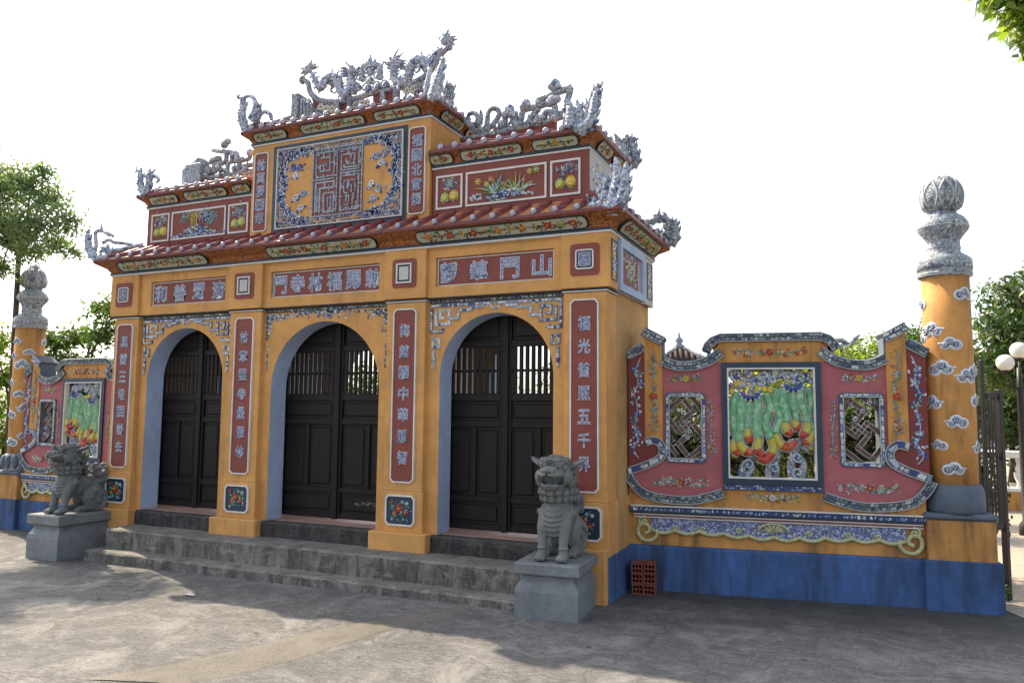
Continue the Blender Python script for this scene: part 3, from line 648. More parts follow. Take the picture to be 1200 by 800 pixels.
def cornice(rc, z0, z1, o, sides, segs, segsR=()):
    mb=MB(); rm=grow(rc,o*.28,sides); rt=grow(rc,o,sides); zm=z0+(z1-z0)*.5
    frustum(mb,rc,z0,rm,zm); frustum(mb,rm,zm,rt,z1); cv=mb.build('cove_cornice',m_rust,G)
    for nm,e,a,b,m_ in (('white_fillet',.014,z0-.030,z0-.012,m_white),('dark_fillet_and_shade',.020,z0-.0115,z0+.008,m_navy)):
        r=grow(rc,e,sides); q=MB(); q.rbox(*r,a,b,.003); q.build(nm,m_,cv)
    L=math.hypot(o,z1-z0); fr=Frame((0,rc[2],z0),(1,0,0),(0,-o/L,(z1-z0)/L))
    for u0,u1 in segs: cartouche(fr,u0,u1,L*.17,L*.86,cv)
    fr2=Frame((rc[1],0,z0),(0,1,0),(o/L,0,(z1-z0)/L))
    for u0,u1 in segsR: cartouche(fr2,u0,u1,L*.17,L*.86,cv)
    return rt
_tm={}
def roof_rows(parent, rt, z, run, rise, spacing, sides, roll=.046, cap=.030, trim=(0,0)):
    th=math.atan2(rise,run); L=math.hypot(run,rise)
    def meshes():
        k=(round(L,3),roll,cap,round(th,3))
        if k in _tm: return _tm[k]
        a=MB(); n=9; v=[];nseg=3
        for j in range(nseg):
            t=j/(nseg-1)
            for i in range(n):
                an=PI*i/(n-1); v.append((math.cos(an)*roll*(1-.12*t), run*t, rise*t+math.sin(an)*roll*1.15-.004))
        f=[(j*n+i,j*n+i+1,(j+1)*n+i+1,(j+1)*n+i) for j in range(nseg-1) for i in range(n-1)]+[tuple(range(n-1,-1,-1))]
        a.add(v,f,True); o1=a.build('roof_tile',m_tile); b=MB(); b.ell((0,-.004,roll*.42),(cap,.022,cap),10,6); o2=b.build('tile_cap',m_cap)
        m1,m2=o1.data,o2.data; bpy.data.objects.remove(o1); bpy.data.objects.remove(o2); _tm[k]=(m1,m2); return m1,m2
    m1,m2=meshes()
    def lay(n,p0,d,rz):
        for i in range(n):
            p=(p0[0]+d[0]*(i+.5),p0[1]+d[1]*(i+.5),z+random.uniform(-.003,.003)); r=rz+random.uniform(-.02,.02)
            link('roof_tile',m1,parent,loc=p,rotz=r); link('tile_cap',m2,parent,loc=p,rotz=r)
    if 'f' in sides:
        a,b=rt[0]+trim[0],rt[1]-trim[1]; n=int(round((b-a)/spacing)); lay(n,(a,rt[2]+.012),((b-a)/n,0),0)
    if 'r' in sides:
        a,b=rt[2]+.06,rt[3]-.06; n=int(round((b-a)/spacing)); lay(n,(rt[1]-.012,a),(0,(b-a)/n),PI/2)
    if 'l' in sides:
        a,b=rt[2]+.06,rt[3]-.06; n=int(round((b-a)/spacing)); lay(n,(rt[0]+.012,a),(0,(b-a)/n),-PI/2)
m_cap=shardmat('tile_cap_glaze',[(0,(.42,.44,.52)),(.35,(.22,.25,.42)),(.6,(.50,.50,.54)),(.8,(.14,.16,.32))],26,(.25,.22,.25),.03,.18)
def eave_roof(rt, z, ridge, zr, spacing, sides, trim=(0,0), run=None, rise=None, roll=.046, cap=.03):
    mb=MB(); mb.rbox(*rt,z,z+.042,.006); lp=mb.build('eave_lip',m_tilelip,G)
    mb=MB(); r=grow(rt,-.02); frustum(mb,r,z+.044,ridge,zr); s=mb.build('roof',m_roofmortar,G)
    roof_rows(s,rt,z+.046,run,rise,spacing,sides,roll,cap,trim); return s
m_roofmortar=paint('orange_roof_mortar',(.42,.17,.05),.2,(.10,.05,.03),.6,.85,True,.5)
# main skirt roof
rc=(-3.167,3.167,-.04,1.522)
rt=cornice(rc,3.25,3.372,.150,'lrfb',[(-2.95,-1.55),(-.66,.74),(1.22,2.98)],[(.12,1.4)])
eave_roof(rt,3.372,(-2.9,2.9,.19,1.30),3.60,.205,'fr',(.10,.10),.36,.17)
# side blocks ---------------------------------------------------------
def plaque_panel(x0,x1,z0,z1,y,kind):
    mb=MB(front(y)); mb.plate(rect(x0,x1,z0,z1),-.003,.004); pq=mb.build('plaque',m_maroon,G)
    mb=MB(front(y)); mb.ring(rect(x0,x1,z0,z1),.020,-.003,.014); mb.build('white_border',m_white,pq)
    mb=MB(front(y)); cx,cz=(x0+x1)/2,(z0+z1)/2; w=.004
    if kind=='fruit':
        for i in range(34): mb.leafs(cx+random.gauss(0,.055),cz+.07+random.gauss(0,.045),random.uniform(.03,.05),random.random()*6,random.choice((GR,TE,PA,CO,WH)),w)
        for u,v,r in ((-.055,-.055,.05),(.05,-.045,.056)): mb.dome(cx+u,cz+v,r,r*1.1,.03,w,0,10,random.choice((YE,LI))); mb.dome(cx+u*1.4,cz+v-.03,r*.4,.02,.026,w,.5,6,YE)
        for i in range(8): mb.flower(cx+random.gauss(0,.05),cz+.09+random.gauss(0,.03),.018,5,random.choice((WH,PA,MB_)),YE,w)
        for i in range(9): mb.dome(cx+random.gauss(0,.05),cz-.11+random.random()*.03,.014,.01,.012,w,0,6,random.choice((WH,CO,GR)))
    elif kind=='orchid':
        for i in range(60):
            s=random.choice((-.1,.14)); a=random.uniform(.35,PI-.35); l=random.uniform(.10,.24); b=(cx+s+random.gauss(0,.03),z0+.10); cu=math.cos(a)
            p=[(b[0]+cu*l*t*1.2, b[1]+math.sin(a)*l*t-.35*l*abs(cu)*t*t, w+.006+.02*t*(1-t)) for t in (0,.35,.7,1)]; mb.tube(p,[.006,.007,.005,.001],4,random.choice((GR,TE,LI,WH,PA)))
        for i in range(70): u=random.gauss(0,.11); mb.dome(cx+.02+u,z0+.06+random.random()*.085*max(.2,1-abs(u)*4),random.uniform(.014,.026),.014,.022,w,random.random()*3,6,random.choice((WH,CO,MB_,WH,PA)))
        for u,v,r,c in ((-.30,.24,.04,YE),(-.16,.25,.036,OR),(-.20,.20,.034,YE),(.26,.28,.034,YE),(.33,.29,.036,LI),(-.02,.19,.03,OR),(.20,.20,.028,OR)): mb.flower(cx+u,z0+v,r,6,c,WH,w,.018)
        for i in range(22): mb.leafs(cx-.30+random.gauss(0,.03),z0+.05+random.random()*.03,.05,random.uniform(.3,2.9),random.choice((PA,CO,WH)),w)
        for i in range(26): mb.dome(cx-.2+random.random()*.2,z0+.035+random.random()*.02,.02,.012,.014,w,0,6,random.choice((TE,WH,CO)))
    else:
        for i in range(130): u=random.gauss(0,.16); mb.dome(cx-.02+u,z0+.03+random.random()*.14*max(.15,1-abs(u)*2.6),random.uniform(.014,.026),.013,.02,w,random.random()*3,6,random.choice((WH,CO,MB_,WH,PA,TE)))
        for u in (-.10,-.075,-.045,-.02): mb.tube([(cx+u,z0+.09,.012),(cx+u*1.1,z0+.30,.012)],.006,5,YE)
        for i in range(110): t=random.uniform(-1,1); mb.leafs(cx+t*.30,z1-.06+random.gauss(0,.022)-.05*abs(t)**3,random.uniform(.03,.055),random.random()*6,random.choice((GR,TE,TE,PA,MB_)),w)
        for i in range(20): mb.flower(cx+.0+random.gauss(0,.07),z1-.08+random.gauss(0,.025),.018,5,OR,YE,w)
        for i in range(36): mb.leafs(cx+.20+random.gauss(0,.035),z0+.20+random.gauss(0,.02),.04,random.random()*6,TE,w)
        for i in range(30): mb.dome(cx+.10+random.gauss(0,.05),z0+.25+random.gauss(0,.05),.018,.014,.014,w,random.random()*3,6,random.choice((MB_,CO,PA)))
    mb.build('porcelain_relief',PAL,pq,kind='stuff')
for s in (-1,1):
    a,b=(1.20,2.893) if s>0 else (-2.893,-1.20)
    mb=MB(); mb.rbox(a,b,.20,1.28,3.40,4.10,.006); bl=mb.build('upper_block',m_maroon,G)
    mb=MB(); mb.rbox(a+.02,b+.004*(s>0)-.02*(s<0)*0,.17,.25,3.50,3.605,.01); mb.build('orange_curb',m_orange2,bl)
    P=[(1.25,1.555,'fruit'),(1.593,2.467,'orchid' if s>0 else 'pine'),(2.505,2.81,'fruit')]
    for p0,p1,k in P:
        q=(p0,p1) if s>0 else (-p1,-p0); plaque_panel(q[0],q[1],3.662,4.012,.20,k)
    mp=(lambda u,v,w: (2.893+w,u,v)) if s>0 else (lambda u,v,w: (-2.893-w,u,v))
    mb=MB(mp); mb.box(.21,1.27,3.60,4.095,-.02,.006); fl=mb.build('flank_plaster',m_paleside,G)
    mb=MB(mp); 
    for i in range(90): mb.leafs(random.uniform(.3,1.1),random.uniform(3.75,3.98),random.uniform(.03,.06),random.random()*6,random.choice((GR,TE,YE,WH,PA,CO)),.006)
    mb.build('flower_relief',PAL,fl,kind='stuff')
    rc=(a,b,.20,1.28); sd='rfb' if s>0 else 'lfb'
    sg=[(1.205,1.46),(1.56,2.22),(2.34,2.80)]; sg=sg if s>0 else [(-q1,-q0) for q0,q1 in sg]
    rt=cornice(rc,4.115,4.225,.105,sd,sg,[(.34,.72),(.82,1.15)] if s>0 else ())
    ridge=(1.18,2.58,.69,.71) if s>0 else (-2.58,-1.18,.69,.71)
    eave_roof(rt,4.225,ridge,4.43,.16,'fr' if s>0 else 'fl',(.06,.10) if s>0 else (.10,.06),.24,.075,.036,.034)
# centre tower --------------------------------------------------------
mb=MB(); mb.rbox(-1.19,1.19,.16,1.32,3.40,4.655,.006); TW=mb.build('centre_block',m_orange,G)
rt=cornice((-1.19,1.19,.16,1.32),4.67,4.775,.105,'lrfb',[(-1.12,-.66),(-.44,.40),(.53,1.08)],[(.3,.75),(.85,1.2)])
eave_roof(rt,4.775,(-.92,.92,.69,.71),5.0,.15,'frl',(.08,.08),.24,.08,.036,.036)
for s,key in ((-1,'cl'),(1,'cr')):
    c=s*1.04; mb=MB(front(.16)); mb.plate(notched(c-.094,c+.094,3.640,4.548,.022),-.003,.010); B=mb.build('couplet_board',m_maroon,G)
    mb=MB(front(.16)); mb.ring(notched(c-.102,c+.102,3.632,4.556,.026),.012,-.003,.018); mb.build('white_border',m_white,B)
    for i,ch in enumerate(TXT[key]): glyph(front(.16),ch,c,4.41-i*.155,.125,.135,.010,B)
mb=MB(front(.16)); mb.plate(rect(-.866,.915,3.582,4.600),-.003,.008); BP=mb.build('longevity_panel',m_navy,G)
mb=MB(front(.16)); mb.plate(rect(-.79,.865,3.640,4.545),.004,.014); mb.build('panel_ground',m_orange,BP)
mb=MB(front(.16)); mb.ring(rect(-.80,.872,3.632,4.553),.010,.004,.030); mb.build('white_border',m_white,BP)
mb=MB(front(.16))
for ins in (.028,.066,.100): chips(mb,[(-.80+ins,3.632+ins),(.872-ins,3.632+ins),(.872-ins,4.553-ins),(-.80+ins,4.553-ins)],.032,1,.034,.014,.007,2 if ins!=.066 else 0,closed=True)
def dots(path,sp,n,sz,mi=(0,1)):
    P=smooth(path,6)
    for i in range(n):
        p=random.choice(P); mb.dome(p[0]+random.gauss(0,sp),p[1]+random.gauss(0,sp),random.uniform(.6,1.1)*sz,random.uniform(.5,.8)*sz,.013,.014,random.random()*3,6,random.choice(mi))
for s in (-1,1):
    X=lambda d: .036+s*d
    dots([(X(.42),4.50),(X(.58),4.47),(X(.70),4.42),(X(.75),4.28),(X(.72),4.15)],.026,260,.022)
    dots([(X(.72),4.15),(X(.76),4.0),(X(.70),3.86),(X(.58),3.74),(X(.44),3.70)],.026,260,.022)
    dots([(X(.36),3.68),(X(.80),3.68)],.012,60,.02); dots([(X(.36),4.50),(X(.78),4.50)],.012,60,.02); dots([(X(.795),3.7),(X(.795),4.5)],.010,60,.018)
    for cu,cv in ((X(.50),4.32),(X(.56),4.23),(X(.46),4.02),(X(.55),3.97),(X(.48),3.86),(X(.60),4.34)):
        mb.ribbon(spiral(cu,cv,.008,.038,random.random()*6,1.2,10),.016,.012,.026,1); dots([(cu-.06,cv-.03),(cu,cv-.035),(cu+.07,cv-.01)],.012,14,.018)
mb.build('cloud_dragon_relief',[m_blues,m_ws,m_wsd],BP,kind='stuff')
mb=MB(front(.16)); mb.plate(rect(-.295,.375,3.715,4.485),.010,.018); SP=mb.build('seal_ground',m_maroon,BP)
m_sealgrey=island('grey_blue_seal_chips',[(0,(.36,.39,.45)),(.4,(.26,.30,.38)),(.7,(.42,.45,.50))])
mb=MB(front(.16)); U=lambda i: -.285+.65*i/16; V=lambda j: 3.725+.75*j/18
def bar(pts): 
    q=[(U(a),V(b)) for a,b in pts]; mb.ribbon(q,.019,.016,.025,1); chips(mb,q,.018,1,.036,.025,.004,0)
for p in ([(0,0),(16,0),(16,18),(0,18),(0,0)],[(8,0.6),(8,17.4)],[(1,17),(7,17),(7,10.5),(1,10.5),(1,16)],[(2.4,15.6),(5.6,15.6),(5.6,12),(2.4,12),(2.4,14)],[(3.6,14),(4.6,14),(4.6,13)],
          [(9,17),(15,17),(15,11.5),(9.4,11.5),(9.4,15.6),(13.6,15.6),(13.6,13),(11,13),(11,14.4)],[(1,1),(1,9),(7,9),(7,7.4),(2.4,7.4),(2.4,1)],[(3.8,6),(7,6),(7,1),(3.8,1),(3.8,6)],[(5.2,5),(5.2,2)],
          [(9.2,1),(15,1),(15,10),(9.2,10),(9.2,1)],[(10.4,2.2),(12,2.2),(12,5.4),(10.4,5.4),(10.4,8.6),(14,8.6),(14,5.4)],[(13.2,2.2),(13.2,4),(14,4)],[(12,7),(12,8.6)],[(1,0),(1,.5)],[(.0,9.8),(7.2,9.8)],[(9,10.8),(16,10.8)],[(4.0,7.4),(4.0,9)],[(10.2,13),(10.2,12.2),(14.4,12.2)],[(12.3,14.4),(12.3,15.6)],[(3.6,12),(3.6,13.2)],[(5.6,14),(7,14)],[(1,13),(2.4,13)],[(6.1,1),(6.1,5.2)],[(1.7,1.2),(1.7,7.6)],[(11.2,5.4),(11.2,3)],[(12.8,5.4),(12.8,7.6)],[(9.2,7),(10.4,7)],[(14.4,1),(14.4,3)]): bar(p)
for i in range(1,16,2):
    for j0 in range(0,18,3):
        if random.random()<.75: bar([(i+.5,j0+.5),(i+.5,j0+2.2)] if random.random()<.5 else [(i-.2,j0+1.5),(i+1.2,j0+1.5)])
mb.build('seal_fretwork',[m_sealgrey,m_wsd],BP,kind='stuff')


# ------------------------------------------------------------------ porcelain ridge ornaments
def T3(pts): return [tuple(hit(a,b,1,y)) for a,b,y in pts]
def orn(name, strokes, mat=m_shard, parent=None, y=.7, n=7):
    mb=MB(); kf=.90 if name=='corner_tail' else 1.0
    for pts,r in strokes:
        P=T3([(p[0],p[1],p[2] if len(p)>2 else y) for p in pts]); P=smooth(P,3) if len(P)>2 else P
        rr=[x*kf for x in lerp_list(r,len(P))] if hasattr(r,'__len__') else r*kf
        mb.tube(P,rr,n)
        if name=='corner_tail' and hasattr(rr,'__len__') and len(P)>4 and max(rr)>.035:
            for i in range(1,len(P)-2):
                t=np.array(P[i+1])-np.array(P[i-1]); t/=np.linalg.norm(t)+1e-9; a=np.cross(t,(0,1,0)); b0=np.array(P[i]); sg=1 if i%2 else -1
                b1=b0+a*sg*rr[i]*.7; mb.tube([b1,b1+a*sg*.022+t*.03,b1+a*sg*.03+t*.065],[.024,.018,.002],5)
                c1=b0+np.array([0,-rr[i]*.85,0]); mb.ell(c1,(rr[i]*.38,.014,rr[i]*.38),8,6)
    return mb.build(name,mat,parent or G)
def dragon(path, radii, y, head, face, crown=None):
    P=smooth(T3([(a,b,y) for a,b in path]),4); rr=[x*1.02 for x in lerp_list(radii,len(P))]; mb=MB(); mb.tube(P,rr,9); d=mb.build('ridge_dragon',m_shard,G)
    sp=MB()
    for i in range(2,len(P)-1,2):
        t=np.array(P[min(i+1,len(P)-1)])-np.array(P[i-1]); t/=np.linalg.norm(t); nrm=np.array([-t[2],0,t[0]])*face
        b=np.array(P[i])+nrm*rr[i]*.8; sp.tube([b,b+nrm*.03+t*.012,b+nrm*.07+t*.03],[.016,.011,.001],5); c=np.array(P[i])-nrm*rr[i]*.9; sp.tube([c,c-nrm*.025+t*.015,c-nrm*.035+t*.035],[.013,.010,.002],5)
    sp.build('back_spines',m_shard_l,d,kind='stuff')
    h=np.array(hit(*head,1,y)); f=face; hd=MB()
    hd.ell(h,(.075,.06,.06)); hd.ell(h+(f*.075,0,-.005),(.055,.042,.032)); hd.ell(h+(f*.065,0,-.055),(.048,.036,.018)); hd.ell(h+(f*.122,0,.016),(.022,.03,.02))
    for s in (-1,1):
        hd.ell(h+(f*.04,s*.045,.035),(.022,.018,.022)); hd.tube([h+(0,s*.03,.04),h+(-f*.05,s*.045,.10),h+(-f*.11,s*.05,.13)],[.016,.012,.003],6)
        hd.tube([h+(f*.11,s*.03,0),h+(f*.15,s*.06,.03),h+(f*.13,s*.08,.07)],[.008,.006,.002],5)
        for k in range(4): hd.tube([h+(-f*.04,s*.045,.03-.03*k),h+(-f*.09,s*.07,.03-.035*k),h+(-f*.12,s*.075,.01-.04*k)],[.020,.014,.002],5)
    hd.build('head',m_shard_l,d)
    lg=MB()
    for i in (len(P)//3,2*len(P)//3):
        p=np.array(P[i])
        for s in (-1,1):
            lg.tube([p,p+(f*.05,s*.06,-.05),p+(f*.02,s*.08,-.11),p+(f*.07,s*.085,-.14)],[.03,.024,.018,.012],6)
    lg.build('legs',m_shard,d)
    if crown:
        c=MB(); hub=np.array(hit(*crown[0],1,y)); c.ell(hub,(.055,.05,.055))
        for q in crown[1:]:
            e=np.array(hit(*q,1,y)); m=(hub+e)/2; c.tube([hub,m,e],[.034,.026,.004],6)
            m2=m+(0,.05,0); c.tube([hub,m2,e+(0,.04,-.02)],[.028,.02,.004],6)
        c.build('tail_flame',m_shard_l,d)
    return d
# centre ridge
top=[(354,94),(360.7,97),(363.5,108),(371.7,116.4),(387,119.8),(407.5,118.4),(420,115),(437.5,109),(465,103.5),(485.6,97.4),(499.4,89),(509,76.8),(518.7,62),(527,55)]
low=[(361,117),(369,130),(380,136.3),(407.5,134),(437.5,126),(465,121),(479,118),(493,112),(499.5,100)]
rb=orn('ridge_beam',[(top,[.03,.035,.038,.04,.04,.036,.036,.036,.036,.04,.04,.04,.035,.03]),([(353.5,94),(355.5,94)],.055),([(526,55),(528.5,55)],.045),(low,.030)],m_shard_d)
P1=[np.array(hit(a,b,1,.7)) for a,b in ((365,115),(387,120.5),(407,119),(437,110),(465,105),(488,98),(498,92))]; P2=[np.array(hit(a,b,1,.7)) for a,b in ((369,129),(380,135),(407,133),(437,125),(465,120),(484,115),(494,108))]
for idx in ((0,1,2),(3,4),(5,6)):
    v=[]; f=[]
    for i in idx: p,q=P1[i],P2[i]; v+=[(p[0],.70,p[2]),(q[0],.70,q[2]),(p[0],.73,p[2]),(q[0],.73,q[2])]
    for i in range(len(idx)-1): f+=[(4*i,4*i+1,4*i+5,4*i+4),(4*i+2,4*i+3,4*i+7,4*i+6)]
    k=4*(len(idx)-1); f+=[(0,2,3,1),(k,k+1,k+3,k+2)]; MB().add(v,f).build('ridge_panel',m_maroon2,rb)
mb=MB(front(.70))
for (a,b) in ((383,128),(377,126),(390,128),(424,122),(430,121),(418,123),(478,107),(485,105),(491,102)):
    p=hit(a,b,1,.70); mb.flower(p[0],p[2],.055,7,random.choice((WH,PA,WH)),YE,.0,.03)
    for k in range(7): mb.leafs(p[0]+random.gauss(0,.05),p[2]+random.gauss(0,.025),.06,random.random()*6,random.choice((PA,GR,WH,CO)),0)
mb.build('flower_relief',PAL,rb,kind='stuff')
for a,z0,z1 in ((397,121,134.5),(411,119,133.5),(450,108,125),(465,105,121)): 
    p,q=hit(a,z0,1,.7),hit(a,z1,1,.7); mb=MB(); mb.rbox(p[0]-.03,p[0]+.03,.66,.74,q[2],p[2],.005); mb.build('baluster',m_shard_d,rb)
dragon([(364,84),(369,93),(375,104),(380,96),(388,90),(396,94),(398,104),(404,111.5),(411,105),(413,95),(409,87)],[.02,.035,.045,.05,.058,.058,.055,.05,.05,.045,.045],.70,(412,84),1,[(361,81),(350,80),(358,73),(366,69.5),(372,74.5),(351,88)])
dragon([(519,57),(511,63),(505,71),(500,82),(497,72),(488,70.5),(481,80),(478,93),(469,99),(461.5,91),(462.5,79),(467,74)],[.02,.035,.045,.05,.058,.058,.055,.05,.05,.045,.045,.045],.70,(463,73),-1,[(521,48),(512,42.5),(518,37),(526,33.5),(535,42),(532,49)])
pl=MB()
for (a,b,r) in ((434.8,84,.055),(425,92,.05),(445,90,.05),(420,103,.05),(432,104,.052),(444,102,.05),(453,100,.045),(434.8,95,.045),(415,108,.04)):
    p=np.array(hit(a,b,1,.70)); pl.ell(p,(r,.05,r*.9)); pl.tube([p+(r*1.0*math.cos(t),-.045,r*.9*math.sin(t)) for t in np.linspace(0,5.6,11)],.012,5)
fp=pl.build('flaming_pearl',m_shard,G); pl=MB()
for a,b,c,d in ((434.8,80,434.5,61.5),(431,82,429,70),(439,82,441,67),(426,88,421,80),(445,86,450,72),(441,78,446,74),(428,79,425,75)):
    p,q=np.array(hit(a,b,1,.70)),np.array(hit(c,d,1,.70)); pl.tube([p,(p*.6+q*.4)+(0,-.02,0),q],[.05,.034,.004],6)
pl.build('flames',m_shard_l,fp)
# centre roof: hip ridges, end piers, upturned corner tails
orn('hip_ridge',[([(291,150,.12),(299,147,.18),(318,145,.36),(335,140,.55),(350,135,.69)],.034)],m_shard_d)
orn('corner_tail',[([(289,156,.09),(284,142,.09),(283.5,130,.09),(286,121,.09),(282,114,.09)],[.055,.06,.05,.038,.028]),([(281,113.5,.09),(279,114,.09)],.035),([(284,117,.09),(291,112.5,.09),(297,115,.09),(299.5,122,.09),(297,131,.1),(292,140,.1)],[.02,.026,.03,.032,.03,.03]),
    ([(301,119,.12),(300,131,.12),(298,144,.14)],[.012,.05,.05]),([(306.5,120,.12),(303,132,.13)],[.008,.04]),([(302,143,.15),(305,134,.15),(311,131,.16),(317,135,.17),(318,143,.2)],[.03,.032,.03,.03,.02])],m_shard)
p,q=hit(345,112,1,.66),hit(356,139,1,.66); mb=MB(); mb.rbox(p[0],p[0]+.10,.60,.80,q[2]-.1,p[2],.008)
for k in range(4): mb.rbox(p[0]+.105+.05*k,p[0]+.145+.05*k,.63,.77,q[2]-.1,p[2]-.06-.03*k,.01)
mb.build('ridge_pier',m_shard_d,G)
orn('corner_tail',[([(505,119,.09),(508,113,.09),(511.5,100,.09),(515.5,86,.09),(519,72,.09)],[.05,.075,.062,.045,.032]),([(518,71,.09),(521,70.5,.09)],.034),([(512,118,.10),(514,100,.10),(517,86,.1)],[.05,.04,.02]),([(499,117,.12),(500.5,100,.12),(503,88,.12),(503.5,80,.12)],[.03,.034,.03,.02])],m_shard_l)
orn('corner_tail',[([(523,133,.95),(526,120,.95),(528.5,105,.95),(527,99,.95)],[.06,.06,.045,.03]),([(522,126,.9),(522,108,.9),(524,94,.9)],[.04,.03,.01])],m_shard_d)
orn('hip_ridge',[([(507,118,.10),(503,113,.3),(499,104,.55),(497,98,.69)],.034)],m_shard_d)
def curls(line,n,s,parent,lift=7):
    P_=smooth(line,6)
    mb=MB()
    for i in range(n):
        q=P_[int((i+.5)/n*(len(P_)-1))]; c=np.array(hit(q[0]+random.uniform(-2,2),q[1]-random.uniform(3,lift),1,.70+random.uniform(-.05,.03))); a0=random.random()*6; sg=random.choice((-1,1))
        mb.tube([c+np.array([p_[0],0,p_[1]]) for p_ in spiral(0,0,.008,s*random.uniform(.7,1.3),a0,1.2*sg,9)],[.016]*10,5)
        if random.random()<.6: mb.tube([c,c+(random.uniform(-.04,.04),0,.05),c+(random.uniform(-.07,.07),0,.11)],[.02,.014,.002],5)
    return mb.build('cloud_curls',m_shard_d,parent,kind='stuff')
curls(low[1:7],6,.024,rb,4)
def ridge_wall(line,zb,parent):
    v=[];f=[]; L_=[np.array(hit(a,b,1,.70)) for a,b in line]
    for p_ in L_: v+=[(p_[0],.675,p_[2]),(p_[0],.675,zb),(p_[0],.725,zb),(p_[0],.725,p_[2])]
    for i in range(len(L_)-1):
        for k in range(4): f.append((4*i+k,4*i+(k+1)%4,4*i+4+(k+1)%4,4*i+4+k))
    n=4*len(L_); f+=[(0,1,2,3),(n-1,n-2,n-3,n-4)]; MB().add(v,f).build('ridge_wall',m_maroon2,parent)
ridge_wall(low[1:8],4.93,rb)
# left block
LB_=[(238,206),(246,209),(254,207.5),(273.5,204),(296,200.5)]
rb2=orn('ridge_beam',[(LB_,[.025,.035,.035,.035,.035]),([(236,214),(262,211),(296,206)],.03)],m_shard_d)
ridge_wall(LB_,4.38,rb2); curls(LB_,8,.032,rb2,6)
orn('fret_scroll',[([(252,203),(252,193),(264,190),(264,178.5),(249.5,176)],.032),([(249.5,176),(272,179)],.034),([(249,187),(258,186)],.04),([(247,193),(250,185)],.036),([(267,205),(268,191),(281,189)],.03),([(272,179),(273,190)],.036),([(281,202),(281,190),(292,186),(293,181)],.03),([(281,196),(296,193)],.03),([(255,199),(266,200)],.03)],m_shard_d,rb2)
mb=MB()
for a,b,r in ((263,169.5,.055),(267,166,.045),(276,181,.05),(279,186,.05),(293,179,.05),(244,200,.055),(241,205,.05),(256,196,.04),(288,199,.04),(275,198,.04),(284,187,.04)): p=np.array(hit(a,b,1,.68)); mb.ell(p,(r,.05,r))
mb.build('blossoms',m_shard,rb2,kind='stuff')
mb=MB(front(.64))
for i in range(16): p=hit(265+2.1*i,210-.75*i*.62-.5,1,.64); mb.flower(p[0],p[2],.035,6,random.choice((WH,PA,RE,WH)),YE,0,.02)
mb.build('flower_relief',PAL,rb2,kind='stuff')
p,q=hit(224,193,1,.66),hit(239,218,1,.66); mb=MB(); mb.rbox(p[0]-.03,q[0],.58,.82,q[2]-.06,p[2]-.02,.01); pr=mb.build('ridge_pier',m_shard_d,G)
mb=MB(); mb.rbox(p[0]-.10,p[0]-.031,.60,.80,q[2]-.06,p[2]-.05,.01); mb.build('pier_facing',m_shard_l,pr); mb=MB(); mb.tube([(p[0]-.02,.7,p[2]-.02),((p[0]+q[0])/2,.7,p[2]+.05),(q[0],.7,p[2]-.02)],[.05,.06,.04],8); mb.build('pier_crest',m_shard_d,pr)
orn('hip_ridge',[([(169,229,.11),(179,224,.2),(198.7,222.5,.40),(210,221,.52),(221,218,.64)],.034)],m_shard_l)
orn('corner_tail',[([(170,230,.10),(166,222,.10),(164,213,.10),(165.5,205,.10),(161.5,199,.10)],[.05,.05,.038,.03,.02]),([(161.5,200,.10),(157,202,.10)],[.02,.006]),([(161,200,.10),(159.5,194.5,.10)],[.02,.004]),([(172,227,.12),(175,215,.12),(174.5,206,.12),(178,203,.12)],[.05,.05,.042,.03]),([(177,204,.12),(183.5,197,.12)],[.026,.006]),([(177,206,.12),(183,207,.13),(186,211,.13),(183,214.5,.13)],[.03,.03,.024,.015])],m_shard)
# right block
RBm=[(540,164.5),(560,160.5),(580,156.5),(600,152.5),(620,148.5),(640,144),(652,139.5),(661,136)]
rb3=orn('ridge_beam',[(RBm,[.03,.034,.036,.036,.036,.036,.034,.022]),([(541,170),(580,163.5),(630,155)],.026)],m_shard_d)
ridge_wall(RBm[0:7],4.38,rb3); curls(RBm[1:7],12,.032,rb3,6)
orn('fret_scroll',[([(609,147),(611,138),(614,129),(630,125),(645,120)],.036),([(622,146),(624,136),(632,127)],.034),([(629,118),(640,114.5),(655,108),(670,102.5)],.036),([(669,103),(667,112),(664,121)],.036),([(629,118),(636,124)],.034),([(638,140),(640,132),(656,134)],.036),([(648,120),(651,130),(644,137)],.034),([(662,128),(656,140)],.03)],m_shard_d,rb3)
orn('leaf_scroll',[([(538,134),(545,141),(553,150),(562,157)],[.02,.034,.036,.03]),([(548,139),(550,133.5),(556,133),(560,138),(557,147)],[.018,.026,.026,.028,.02]),([(563,128),(563.5,138),(560,150)],[.006,.034,.03]),([(567,155),(571,145),(572,133),(577,127),(583,129),(585,135),(578,146),(570,153)],[.034,.03,.026,.03,.03,.03,.03,.03]),([(585,150),(592,143),(590,132)],[.03,.034,.03]),([(600,147),(604,140),(605,131)],[.03,.03,.02])],m_shard_d,rb3)
mb=MB()
for a,b,r in ((650,99,.06),(646,102,.04),(654,102,.04),(616,122.5,.058),(613,126,.04),(648,118,.06),(644,121,.045),(653,116,.04),(597,129,.06),(593,134,.05),(601,136,.05),(605,147,.045),(632,140,.05),(650,139,.045),(588,146,.045),(666,124,.05)): p=np.array(hit(a,b,1,.68)); mb.ell(p,(r,.055,r))
mb.build('blossoms',m_shard,rb3,kind='stuff')
mb=MB(front(.62))
for i in range(26): p=hit(546+3.2*i,168-.5*i,1,.62); mb.flower(p[0],p[2]-.03,.04,6,random.choice((WH,PA,WH,YE)),YE,0,.02); mb.leafs(p[0],p[2]-.05,.06,random.random()*6,random.choice((GR,CO,TE)),0)
mb.build('flower_relief',PAL,rb3,kind='stuff')
